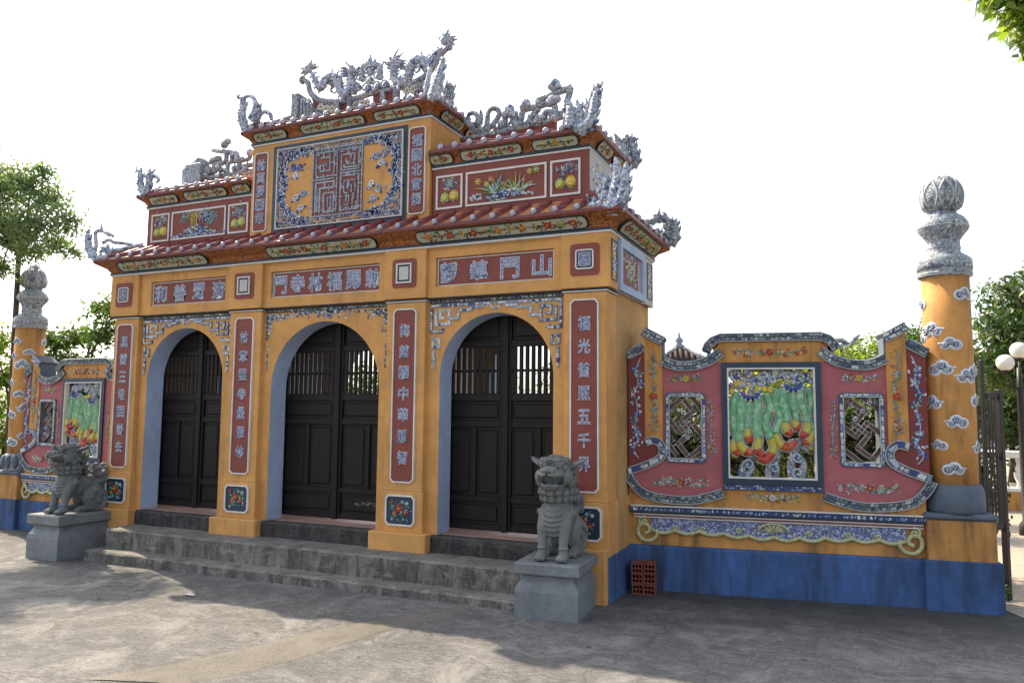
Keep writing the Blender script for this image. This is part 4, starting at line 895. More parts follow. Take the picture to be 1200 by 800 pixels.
orn('corner_tail',[([(666,151,.12),(668,140,.12),(669,126,.12)],[.06,.06,.05]),([(674,150,.10),(684,150,.10),(692,143,.10),(695.5,130,.10),(697,118,.10),(700,106,.10),(700.5,98,.10)],[.05,.07,.062,.055,.045,.03,.015]),([(680,148,.14),(680,133,.14),(675,118,.14)],[.05,.05,.02]),([(687,140,.14),(689,126,.14),(686,114,.14)],[.04,.03,.006])],m_shard)
orn('hip_ridge',[([(690,150,.10),(681,145,.3),(670,139,.5),(660,136,.66)],.034)],m_shard_d)
orn('corner_tail',[([(741,196,1.36),(745,186,1.36),(742,174,1.36),(739.5,165,1.36),(745,161,1.36)],[.06,.06,.045,.03,.01]),([(739,165,1.36),(741,155,1.36)],[.03,.004]),([(736,191,1.32),(731,180,1.32),(728,170,1.32),(719,164,1.3)],[.07,.07,.05,.01]),([(728,170,1.32),(718,154,1.3)],[.05,.006]),([(733,168,1.34),(734,158,1.34)],[.04,.02]),([(716,168,1.1),(726,178,1.2),(738,194,1.36)],.035)],m_shard_d)
# main roof corners
orn('corner_tail',[([(116,305,-.14),(108,299,-.14),(103.5,288,-.14),(103.5,277,-.14),(100.5,270,-.14)],[.05,.055,.05,.038,.012]),([(113,304,-.14),(124,301,-.12),(129,296,-.1),(124,291,-.1),(117,296,-.1)],[.04,.036,.03,.03,.02]),([(110,298,-.12),(113,287,-.12),(112,273,-.12),(120,270,-.1),(133,277,-.06)],[.03,.028,.026,.03,.02]),([(119,272,-.1),(119,261.5,-.1)],[.035,.006]),([(122,271,-.1),(128,276,-.1)],[.03,.02]),([(120,285,-.08),(128,281,-.05),(133,284,-.02),(145,285,.05),(155,287,.1)],.026),([(150,285,.05),(154,289,.08)],.02),([(124,294,-.08),(140,293,.0),(156,289,.1),(168,287,.17)],.032)],m_shard)
orn('corner_tail',[([(690,241,-.1),(704,242,-.12),(716,243,-.13),(726,238,-.13),(731,225,-.13),(732.5,208,-.13),(734,190,-.13)],[.03,.06,.075,.075,.065,.05,.012]),([(716,240,-.1),(722,222,-.1),(724,205,-.1),(721,184,-.1)],[.06,.075,.06,.012]),([(708,239,-.06),(711,222,-.05),(709,208,-.05)],[.06,.06,.02]),([(698,238,-.03),(703,226,0),(712,216,.02)],[.05,.05,.03]),([(690,232,0),(695,229,.02),(703,233,.02)],[.04,.05,.05]),([(693,196,.1),(700,205,.1),(711,212,.05),(718,210,0)],[.012,.02,.03,.03]),([(698,220,.1),(708,212,.05),(716,206,.0)],[.012,.02,.02])],m_shard)
orn('corner_tail',[([(786,288,1.6),(791,276,1.6),(790,264,1.6),(793,256,1.6)],[.06,.06,.05,.008]),([(784,287,1.58),(776,281,1.56),(779,274,1.56),(784,278,1.56)],[.05,.045,.04,.03]),([(783,272,1.58),(782,258,1.57),(772,256,1.54),(756,263,1.45),(748,266,1.4)],[.04,.045,.04,.03,.02]),([(772,256,1.54),(772.5,244,1.54)],[.04,.008]),([(765,272,1.5),(772,270,1.54)],.035),([(742,262,1.2),(756,272,1.35),(770,281,1.48),(784,289,1.6)],.04)],m_shard_d)
orn('hip_ridge',[([(724,243,-.12),(714,241,.0),(704,239,.1),(692,237,.19)],.035)],m_shard_d)
# ------------------------------------------------------------------ screen walls (wings)
m_brownbar=plain('brown_lattice_bar',(.11,.048,.034),.6,.35,30)
m_rimgrey=paint('grey_mortar',(.10,.115,.14),.2,(.03,.03,.03),.6,.8)
m_leadblue=paint('blue_grey_coping',(.115,.145,.19),.15,(.05,.05,.06),.6,.75)
CC=1.287
def clip_seg(p,q,a,b):                              # clip to |x|<a |y|<b
    t0,t1=0.,1.; d=(q[0]-p[0],q[1]-p[1])
    for P_,Q_ in ((-d[0],p[0]+a),(d[0],a-p[0]),(-d[1],p[1]+b),(d[1],b-p[1])):
        if abs(P_)<1e-9:
            if Q_<0: return None
        else:
            r=Q_/P_
            if P_<0: t0=max(t0,r)
            else: t1=min(t1,r)
    if t1-t0<.02: return None
    return (p[0]+d[0]*t0,p[1]+d[1]*t0),(p[0]+d[0]*t1,p[1]+d[1]*t1)
def cloud(mb,u,v,s,fl=1,w=0):                        # white-rimmed blue scroll cloud
    for du,dv,r,a in ((-.40,-.02,.38,0),(.10,.24,.36,1.5),(.46,-.06,.30,3)):
        cx,cy=u+fl*du*s,v+dv*s
        mb.dome(cx,cy,r*s*1.42,r*s*1.26,.006,w,0,14,0); mb.dome(cx,cy,r*s*1.14,r*s*1.0,.011,w,0,14,1)
        mb.tube([(p[0],p[1],w+.012) for p in spiral(cx,cy,.04*s,r*s*.72,a,1.4*fl,12)],.030*s,5,0)
    mb.dome(u+fl*.75*s,v+.08*s,.36*s,.11*s,.008,w,.2*fl,7,0); mb.dome(u+fl*.72*s,v+.08*s,.26*s,.06*s,.011,w,.2*fl,7,1)
def wing(loc, rotz, fl, label, bushy):
    Wg=thing('screen_wall',label,'wall',loc,rotz,'screen walls flanking the gate')
    mp=lambda u,v,w: (fl*(u+CC),-w,v)
    def B(): return MB(mp)
    def sym(f):
        for s in (1,-1): f(s)
    TH=-.20
    C=[(.43,2.19),(.531,2.114),(.62,2.08),(.707,2.062),(.847,2.066),(.967,2.118)]
    # masonry core, left open behind the frame and the two lattice windows
    mb=B(); mb.box(-1.286,1.25,-.1,.985,TH,-.004); mb.box(-.43,.43,2.085,2.30,TH,-.004)
    for s in (1,-1):
        def P(poly): mb.plate([(s*a,b) for a,b in poly],TH,-.004)
        P(rect(.42,.607,.985,1.80)); P(rect(.907,1.27,.985,1.80)); P(rect(.607,.907,.985,1.20)); P([(.42,1.80),(.97,1.80)]+C[::-1]+[(.42,2.19)]); P([(.97,1.80),(1.13,1.80),(1.13,2.38),(.97,2.28)]); P([(1.13,1.80),(1.285,1.80),(1.285,2.16),(1.13,2.24)])
        P([(.42,2.19),(.50,2.19),(.50,2.26),(.43,2.30)])
    core=mb.build('masonry',m_orange2,Wg)
    slab('plinth',min(fl*.001,fl*2.497),max(fl*.001,fl*2.497),-.045,.02,-.1,.405,m_blue,Wg,9)
    for s in (1,-1):
        mb=B(); PK=[(.43,.90),(.567,.856),(.74,.818),(.979,.828),(1.149,.878),(1.252,.976),(1.285,1.06),(1.091,1.145),(.991,1.209),(.974,1.297),(.967,1.36),(.967,1.80)]
        def pl(poly,w): mb.plate([(s*a,b) for a,b in poly],-.005,w)
        pl(PK[:7]+[(1.0,1.155),(.43,1.155)],.012); pl([(.43,1.155),(1.0,1.155),(.985,1.20),(.43,1.20)],.0121); pl(rect(.43,.607,1.20,1.80),.012); pl([(.907,1.20),(.985,1.20),(.967,1.36),(.967,1.80),(.907,1.80)],.012); pl([(.43,1.80),(.967,1.80)]+C[::-1],.0122)
        mb.build('pink_panel',m_pink,Wg)
        mb=B(); mb.plate([(s*a,b) for a,b in [(.967,1.36),(1.131,1.36),(1.131,2.36),(.967,2.26)]],-.005,.030); mb.build('ochre_strip',m_orange2,Wg)
        mb=B(); mb.plate([(s*a,b) for a,b in [(1.131,1.36),(1.0,1.36),(.99,1.21),(1.10,1.145),(1.285,1.075),(1.285,2.14),(1.131,2.22)]],-.005,.020); mb.build('dark_red_strip',m_maroon2,Wg)
        # mosaic rims
        def rim(path,wd,rows,depth=TH,name='mosaic_rim',mt=None,w=.04):
            q=[(s*a,b) for a,b in path]; q=smooth(q,4) if len(q)>2 else q
            m1=B(); m1.ribbon(q,wd,depth,w); r=m1.build(name,m_rimgrey,Wg); m2=B()
            L,Rr=side_lines(q,wd*.94)
            for e in (L,Rr): m2.tube([(a,b,w) for a,b in e],.0055,4,1)
            chips(m2,q,wd*.84,rows,wd/rows*1.05,w,.007,0); m2.build('porcelain_chips',[mt or m_wsd,m_pipe],r,kind='stuff')
        rim(C,.088,2); rim([(1.302,1.064),(1.252,.976),(1.149,.878),(.979,.835),(.74,.825),(.567,.86),(.43,.905)],.078,2,-.01)
        rim([(1.131,1.345),(1.04,1.368),(.975,1.31),(.985,1.215),(1.091,1.15),(1.289,1.075)],.070,1,-.01,'mosaic_rim',m_ws)
        rim([(.955,2.295),(1.143,2.398)],.085,2,TH-.02,'strip_coping',m_ws,.045); rim([(1.147,2.250),(1.30,2.155)],.085,2,TH-.01,'strip_coping',m_wsd,.035)
        mb=B(); mb.plate([(s*a,b) for a,b in [(.953,2.10),(.965,2.10),(.965,2.335),(.953,2.33)]],TH,.028); mb.build('coping_return',m_leadblue,Wg)
        # lattice window
        q=rounded(.573,.943,1.165,1.815,.04,3); q=[(s*a,b) for a,b in q]; mb=B(); mb.ring(q if s>0 else q[::-1],.037,TH,.030); wf=mb.build('window_rim',m_rimgrey,Wg)
        mb=B(); chips(mb,[(s*a,b) for a,b in offset_poly(rounded(.573,.943,1.165,1.815,.04,3),-.0185)],.030,1,.042,.030,.006,0,closed=True); q2=offset_poly(q if s>0 else q[::-1],-.037); mb.tube([(a,b,.03) for a,b in q2],.006,4,1,closed=True); mb.build('porcelain_chips',[m_ws,m_pipe],wf,kind='stuff')
        g=.074; an=rad(38)*s*-1 if fl*s>0 else rad(38)*s*-1
        seg=[]
        def pol(pts): seg.extend(zip(pts[:-1],pts[1:]))
        for k in range(0,1):
            o=(0,k*5.2)
            for pp in ([(-3,2),(-1,2),(-1,0),(1,0),(1,-2),(3,-2)],[(-2,-3.2),(-2,-1),(0,-1),(0,1),(2,1),(2,3.2)]): pol([(a+o[0]*0,b+o[1]) for a,b in pp])
        for qv in (3.15,-3.15,4.15,-4.15): pol([(-8,qv),(8,qv)])
        for p_ in (3.0,-3.0): pol([(p_,-2),(p_,2)] if p_<0 else [(p_,-2),(p_,3.1)])
        ca,sa=math.cos(an),math.sin(an)
        for a,b in seg:
            A_=(a[0]*g,a[1]*g); B_=(b[0]*g,b[1]*g); A_=(A_[0]*ca-A_[1]*sa,A_[0]*sa+A_[1]*ca); B_=(B_[0]*ca-B_[1]*sa,B_[0]*sa+B_[1]*ca)
            c_=clip_seg(A_,B_,.150,.292)
            if not c_: continue
            (x0,y0),(x1,y1)=c_; cx,cy=s*.758,1.49; d=math.hypot(x1-x0,y1-y0); ex=((x1-x0)/d*.013,(y1-y0)/d*.013)
            p_=[(cx+x0-ex[0],cy+y0-ex[1]),(cx+x1+ex[0],cy+y1+ex[1])]; m1=B(); m1.ribbon(p_,.041,-.05+random.uniform(0,.004),-.004+random.uniform(-.003,.002),0); L,Rr=side_lines(p_,.040)
            for e in (L,Rr): m1.tube([(u_,v_,-.003) for u_,v_ in e],.0036,4,1)
            m1.build('lattice_bar',[m_brownbar,m_pipe],wf)
        m1=B()
        for i in range(3): m1.flower(s*.758+random.uniform(-.11,.11),1.49+random.uniform(-.24,.24),.024,6,WH,CO,-.006,.02)
        m1.build('lattice_rosettes',PAL,wf,kind='stuff')
        # flower sprays
        mb=B(); x=lambda a: s*a
        spray(mb,x(.60),1.945,x(.90),1.945,46,.06,.0125,(YE,WH,RE,PA),(GR,TE,WH,PA,TE),centre=YE); spray(mb,x(.53),1.74,x(.52),1.24,80,.048,.0125,(RE,YE,MB_,OR,PA),(PA,WH,TE,GR,MB_),wob=.2); spray(mb,x(.56),.985,x(1.05),.985,80,.066,.0125,(WH,PA,RE,WH),(TE,GR,WH,PA,TE),centre=RE)
        mb.build('flower_spray',PAL,Wg)
        mb=B(); spray(mb,x(1.05),2.20,x(1.045),1.46,90,.058,.031,(RE,YE,WH,MB_),(TE,GR,MB_,PA),centre=None,wob=.25); mb.flower(x(1.05),1.78,.04,9,RE,OR,.031,.016); mb.build('flower_spray',PAL,Wg)
        mb=B(); pts=[(x(1.17),2.14),(x(1.215),2.02),(x(1.19),1.90),(x(1.235),1.80),(x(1.20),1.68),(x(1.225),1.52),(x(1.20),1.38),(x(1.24),1.27),(x(1.19),1.20)]
        mb.tube([(a,b,.022) for a,b in smooth(pts,4)],.006,5,PA)
        for i in range(95): p_=random.choice(smooth(pts,4)[3:29]); mb.dome(p_[0]+random.gauss(0,.022),p_[1]+random.gauss(0,.02),random.uniform(.012,.022),.012,.012,.02,random.random()*3,6,random.choice((PA,WH,MB_,CO,TE)))
        mb.build('ribbon_relief',PAL,Wg)
    # top band of the raised centre
    for q,nm in (([(-.565,2.20),(-.545,2.25),(-.50,2.295),(-.43,2.322),(.43,2.322),(.50,2.295),(.545,2.25),(.565,2.20)],'mosaic_rim'),):
        m1=B(); m1.ribbon(q,.075,TH-.02,.045); r=m1.build(nm,m_rimgrey,Wg); m2=B(); L,Rr=side_lines(q,.07)
        for e in (L,Rr): m2.tube([(a,b,.045) for a,b in e],.0055,4,1)
        chips(m2,q,.062,2,.034,.045,.007,0); m2.build('porcelain_chips',[m_wsd,m_pipe],r,kind='stuff')
    mb=B(); mb.plate([(-.47,2.092),(.47,2.092),(.49,2.20),(.43,2.29),(-.43,2.29),(-.49,2.20)],-.004,.016); mb.build('ochre_panel',m_orange2,Wg)
    mb=B(); spray(mb,-.33,2.185,.33,2.185,60,.062,.016,(RE,RE,WH),(TE,GR,TE,WH),centre=RE); mb.build('flower_spray',PAL,Wg)
    # openwork picture frame
    mb=B(); mb.ring(rect(-.43,.43,.988,2.092),.050,TH,.036); fr=mb.build('picture_frame',m_navy,Wg)
    mb=B(); mb.ring(rect(-.379,.379,1.039,2.041),.014,-.02,.043); mb.build('white_border',m_white,fr)
    FB=[g_fgreen,g_fyel,g_fred,m_pipe]
    def finger(path,r,k=.62):
        P_=smooth([(a,b,c) for a,b,c in path],6); n=len(P_); rr=lerp_list([r*.85,r*1.02,r*.98,r*.92,r*.95,r*1.05,r*.62],n); i1=int(n*k); i2=int(n*(k+.2)); m1=B(); 
        m1.tube(P_[:i1+1],rr[:i1+1],9,0); m1.tube(P_[i1:i2+1],rr[i1:i2+1],9,1,caps=False); m1.tube(P_[i2:],rr[i2:],9,2)
        L,Rr=side_lines(P_,[2*x_ for x_ in rr])
        for e in (L,Rr): m1.tube([(e[i][0],e[i][1],P_[i][2]+rr[i]*.25) for i in range(n)],.0055,4,3)
        return m1
    def fruit(cx,zt,fing,r):
        ob=None
        for i,(pp,k) in enumerate(fing):
            zc=-.05+.022*(i%2); m1=finger([((a-903)*.0074,1.776-(b_-465)*.0077,zc+.012*j) for j,(a,b_) in enumerate(pp)],r,k)
            if ob is None: ob=m1.build('hand_shaped_fruit',FB,Wg)
            else: m1.build('fruit_finger',FB,ob)
        m1=B()
        for k in range(7): a=PI+PI*k/6; m1.dome(cx+.07*math.cos(a),zt+.005+.045*math.sin(a),.028,.022,.03,.0,a,7,1); m1.dome(cx+.085*math.cos(a),zt+.055*math.sin(a),.018,.014,.03,.0,a,6,0)
        m1.tube([(cx,zt,-.03),(cx+.02,zt+.08,-.03),(cx+.05,zt+.15,-.04)],[.03,.024,.02],7,2); m1.build('calyx',[g_white,g_cob,m_shard],ob)
    fruit(-.175,1.80,[([(865,460),(858,478),(858,497),(863,513),(858,525),(866,534)],.64),([(872,462),(867,480),(867,500),(864,516),(871,528),(881,531)],.62),([(880,463),(877,482),(876,498),(875,508),(879,519)],.60),([(889,463),(887,482),(885,500),(888,514),(886,527),(893,534)],.60),([(898,461),(903,478),(896,496),(902,512),(905,526),(896,538),(886,536)],.52)],.043)
    fruit(.195,1.88,[([(913,455),(909,472),(914,490),(909,506),(913,520),(923,523),(931,516)],.52),([(921,454),(917,472),(921,488),(920,502),(927,509)],.62),([(930,451),(928,470),(932,486),(931,497),(938,503)],.60),([(938,451),(938,470),(943,487),(944,502),(937,512)],.60),([(946,453),(951,470),(945,487),(951,502),(946,515),(939,518)],.64)],.042)
    m1=B()
    for a,b,r in ((-.30,1.98,.055),(-.20,2.0,.05),(-.05,1.97,.05),(.06,2.0,.055),(.16,1.97,.05),(.28,1.96,.055),(-.34,1.66,.04),(-.34,1.45,.035),(.34,1.56,.03),(-.08,1.92,.045),(.02,1.93,.04)):
        m1.tube([(p_[0],p_[1],-.03) for p_ in spiral(a,b,.01,r,random.random()*6,1.3,12)],.017,6); 
    for p_ in ([(-.37,2.0),(-.2,1.93),(-.10,1.96),(.05,1.95),(.2,2.0),(.37,1.93)],[(-.36,1.9),(-.28,1.86),(-.2,1.9)],[(.37,1.9),(.3,1.93),(.22,1.9)],[(0,2.03),(-.02,1.9),(-.1,1.82)],[(.01,1.62),(.02,1.45),(.0,1.3)]): m1.tube([(a,b,-.05) for a,b in smooth(p_,4)],.020,6)
    ob=m1.build('cloud_branches',m_shard,Wg)
    m1=B()
    for pp in ([(-.27,1.04),(-.25,1.14),(-.18,1.20),(-.13,1.26)],[(-.24,1.04),(-.17,1.12),(-.2,1.2)],[(-.03,1.04),(-.02,1.14),(.04,1.22),(.06,1.36)],[(.03,1.04),(.04,1.16),(-.02,1.24)],[(.18,1.04),(.16,1.16),(.2,1.28),(.18,1.40)],[(.25,1.04),(.27,1.18),(.21,1.27),(.25,1.40)],[(.30,1.28),(.26,1.38),(.3,1.44)]): m1.tube([(a,b,-.04) for a,b in smooth(pp,4)],[.034]*13 if len(pp)==4 else .028,7,0)
    for a,b in ((-.2,1.16),(0.02,1.13),(.22,1.24),(.22,1.10)): m1.tube([(p_[0],p_[1],-.0) for p_ in spiral(a,b,.01,.05,random.random()*6,1.2,12)],.010,5,1)
    m1.build('leaf_curls',[m_shard_d,g_pale],ob); m1=B()
    for a,b in ((-.34,1.83),(-.345,1.55),(-.34,1.33),(-.33,1.25),(-.05,1.85),(.0,1.84),(-.30,1.90),(.33,1.33)): m1.dome(a,b,.032,.04,.03,-.04,random.random(),8,0)
    m1.dome(.015,1.64,.034,.034,.03,-.03,0,10,1); m1.dome(.015,1.635,.022,.012,.045,-.03,0,8,2); m1.build('small_fruit',[g_yel,g_white,g_red],ob)
    # strips and mouldings under the frame
    mb=B(); mb.box(-.43,.43,.935,.985,-.01,.022); s1=mb.build('mosaic_strip',m_rimgrey,Wg); mb=B(); chips(mb,[(-.425,.96),(.425,.96)],.042,2,.022,.022,.005,0); mb.build('porcelain_chips',m_blues,s1,kind='stuff')
    mb=B(); spray(mb,-.24,.872,.24,.872,44,.06,-.003,(WH,RE,YE),(TE,GR,WH),centre=WH); mb.build('flower_spray',PAL,Wg)
    mb=B(); mb.box(-1.27,1.245,.700,.755,-.01,.045,.004); s1=mb.build('mosaic_moulding',m_navy,Wg); mb=B(); chips(mb,[(-1.26,.732),(1.24,.732)],.036,1,.020,.045,.004,0); mb.build('porcelain_chips',m_blues,s1,kind='stuff'); mb=B(); mb.box(-1.27,1.25,.756,.768,-.01,.052,.003); mb.box(-1.24,1.215,.683,.691,-.01,.040,.002); mb.box(-1.24,1.215,.655,.663,-.01,.036,.002); mb.build('white_fillet',m_white,s1)
    mb=B(); mb.box(-1.24,1.21,.6635,.6825,-.01,.030); mb.build('brown_fillet',m_pinkbrown,s1)
    wav=[]
    for i in range(61): t=-1+i/30; wav.append((t*1.08, .548-.030*abs(math.sin(t*5*PI))-.02*math.cos(t*PI)*(abs(t)<.5)))
    mb=B(); top_=[(a,.652) for a,b in wav]; mb.plate(wav+top_[::-1],-.006,.020); ap=mb.build('wave_apron',m_shard_b,Wg)
    mb=B(); mb.tube([(a,b,.018) for a,b in wav],.018,7)
    for sx in (-1,1):
        mb.tube([(sx*a,b,.02) for a,b in smooth([(1.04,.55),(1.03,.50),(1.07,.455),(1.14,.445),(1.195,.49),(1.20,.56),(1.155,.60),(1.105,.575),(1.10,.53),(1.14,.51)],3)],.020,7); mb.tube([(sx*p_[0],p_[1],.02) for p_ in spiral(1.15,.615,.01,.05,0,1.3,12)],.014,6)
        for c_ in (.30,.62,.86): mb.tube([(sx*p_[0],p_[1],.022) for p_ in spiral(c_,.565,.006,.028,2,1.2,10)],.010,5)
    for k in range(7): a=PI*k/6; mb.tube([(.012*math.cos(a),.575,.022),(.085*math.cos(a),.585+.05*math.sin(a),.022)],.010,5)
    mb.tube([(p_[0],p_[1],.022) for p_ in [(.13*math.cos(PI*k/12),.575+.068*math.sin(PI*k/12)) for k in range(13)]],.013,6); mb.build('scroll_edging',g_tan,ap)
    return Wg
m_pipe=plain('white_grout_line',(.42,.44,.45),.5,.2,40); m_pinkbrown=paint('pink_brown_paint',(.26,.10,.09),.15,(.1,.05,.04),.4,.6)
g_fgreen=shardmat('fruit_green_shards',[(0,(.15,.40,.19)),(.3,(.23,.48,.26)),(.55,(.12,.34,.15)),(.8,(.32,.54,.33))],30,(.2,.42,.23),.03,.22); g_fyel=shardmat('fruit_yellow_shards',[(0,(.52,.42,.05)),(.4,(.44,.45,.07)),(.7,(.58,.36,.05))],30,(.4,.36,.1),.03,.22); g_fred=shardmat('fruit_red_shards',[(0,(.52,.05,.025)),(.4,(.42,.035,.02)),(.7,(.56,.12,.04))],30,(.35,.1,.06),.03,.22)
RW=wing((3.13,.66,0),rad(9.5),1,'ornate pink and ochre mosaic screen wall with hollow bricks stacked at its foot',True)
LW=wing((-3.13,.58,-.07),rad(-2),-1,'ornate pink and ochre mosaic screen wall half hidden by a stone lion',True)

# ------------------------------------------------------------------ cloud columns
def column(wloc, rotz, fl, dz, label, pointed):
    c,s=math.cos(rotz),math.sin(rotz); lx,ly=fl*2.79,.13; loc=(wloc[0]+lx*c-ly*s, wloc[1]+lx*s+ly*c, dz)
    K=thing('cloud_column',label,'column',loc,rotz,'columns at the ends of the screen walls')
    mb=MB(); mb.rbox(-.300,.288,-.235,.300,-.1,.412,.008); mb.build('plinth',m_blue,K)
    mb=MB(); mb.rbox(-.265,.255,-.205,.265,.40,.742,.006); mb.build('pedestal_block',m_orange2,K)
    mb=MB(); mb.rbox(-.288,.275,-.225,.288,.742,.80,.022); mb.build('torus_slab',m_leadblue,K)
    mb=MB(); mb.lathe([(.225,.795),(.234,.82),(.235,.90),(.230,.98),(.218,1.02),(.208,1.035),(.19,1.04)],32); dr=mb.build('drum',m_leadblue if pointed<.5 else m_shard_d,K)
    if pointed>.5:
        mb=MB()
        for k in range(14): a=2*PI*k/14; mb.ell((.228*math.cos(a),.228*math.sin(a),.92),(.045,.045,.10),8,6)
        mb.build('lotus_petals',m_leadblue,dr)
    n=32; mb=MB(); mb.lathe([(.192,1.03),(.196,1.6),(.194,2.2),(.190,2.84)],n); sh=mb.build('shaft',m_orange2,K)
    mb=MB()
    RS=.194
    def cyl(u,v,w): r=RS+.002+w; return (r*math.sin(u/RS),-r*math.cos(u/RS),v)
    mb.mp=cyl; R_=random.Random(3 if fl>0 else 5); rows=9
    for j in range(rows):
        for i in range(3):
            u=(i/3*2*PI+j*1.1+R_.uniform(-.45,.45))*RS; v=1.16+j*(1.62/rows)+R_.uniform(-.07,.07); sz=R_.uniform(.078,.125); cloud(mb,u,min(v,2.74),sz,R_.choice((-1,1)))
    mb.build('scroll_clouds',[g_cloudw,m_cloudb],sh)
    prof=[(.215,2.832),(.250,2.845),(.254,2.875),(.238,2.885),(.238,2.895),(.256,2.905),(.254,2.985),(.225,3.015),(.162,3.05),(.150,3.075),(.158,3.10),(.150,3.125),(.152,3.165),(.175,3.20),(.232,3.26),(.240,3.285),(.236,3.315),(.205,3.365),(.135,3.41),(.124,3.44)]
    prof=[(a*.865,b) for a,b in prof]; mb=MB(); mb.lathe(prof,32); cp=mb.build('capital',m_shard_d,K)
    mb=MB(); 
    for r,z in ((.250,2.848),(.246,2.89),(.160,3.05),(.157,3.10),(.241,3.285)): mb.lathe([(r*.865-.004,z-.006),(r*.865+.004,z),(r*.865-.004,z+.006)],32)
    mb.build('white_fillets',m_pipe,cp)
    if pointed>.5: bp=[(.125,3.43),(.17,3.46),(.195,3.52),(.192,3.58),(.165,3.65),(.11,3.72),(.06,3.77),(.01,3.815)]
    else: bp=[(.125,3.43),(.16,3.455),(.188,3.51),(.195,3.575),(.182,3.645),(.145,3.705),(.09,3.748),(.03,3.768),(.004,3.77)]
    bp=[(a*.88,b) for a,b in bp]; mb=MB(); mb.lathe(bp,32); fb=mb.build('lotus_bud_finial',m_shard_d,K); mb=MB()
    rr=lambda z: float(np.interp(z,[b for a,b in bp],[a for a,b in bp]))
    for k in range(8):
        a0=2*PI*k/8
        for sg in (-1,1):
            pts=[]
            for t in np.linspace(0,1,9): z=3.46+.25*t; a=a0+sg*.36*math.sin(PI*(.15+.85*t))*(1 if t<.95 else 0); pts.append((rr(z)*1.01*math.cos(a),rr(z)*1.01*math.sin(a),z))
            mb.tube(pts,.009,5)
    mb.build('petal_edges',m_pipe,fb,kind='stuff'); return K
g_cloudw=plain('cloud_white',(.60,.63,.68),.3,.12,40); m_cloudb=shardmat('cloud_blue_shards',[(0,(.05,.07,.17)),(.4,(.16,.21,.33)),(.62,(.025,.035,.10)),(.82,(.36,.41,.48))],60,(.3,.33,.37),.03)
column((3.13,.66),rad(9.5),1,0,'ochre column with scroll clouds and round lotus bud beside the black iron gate',0)
column((-3.13,.58),rad(-2),-1,-.07,'ochre column with scroll clouds and pointed lotus bud in front of the leafy trees',1)

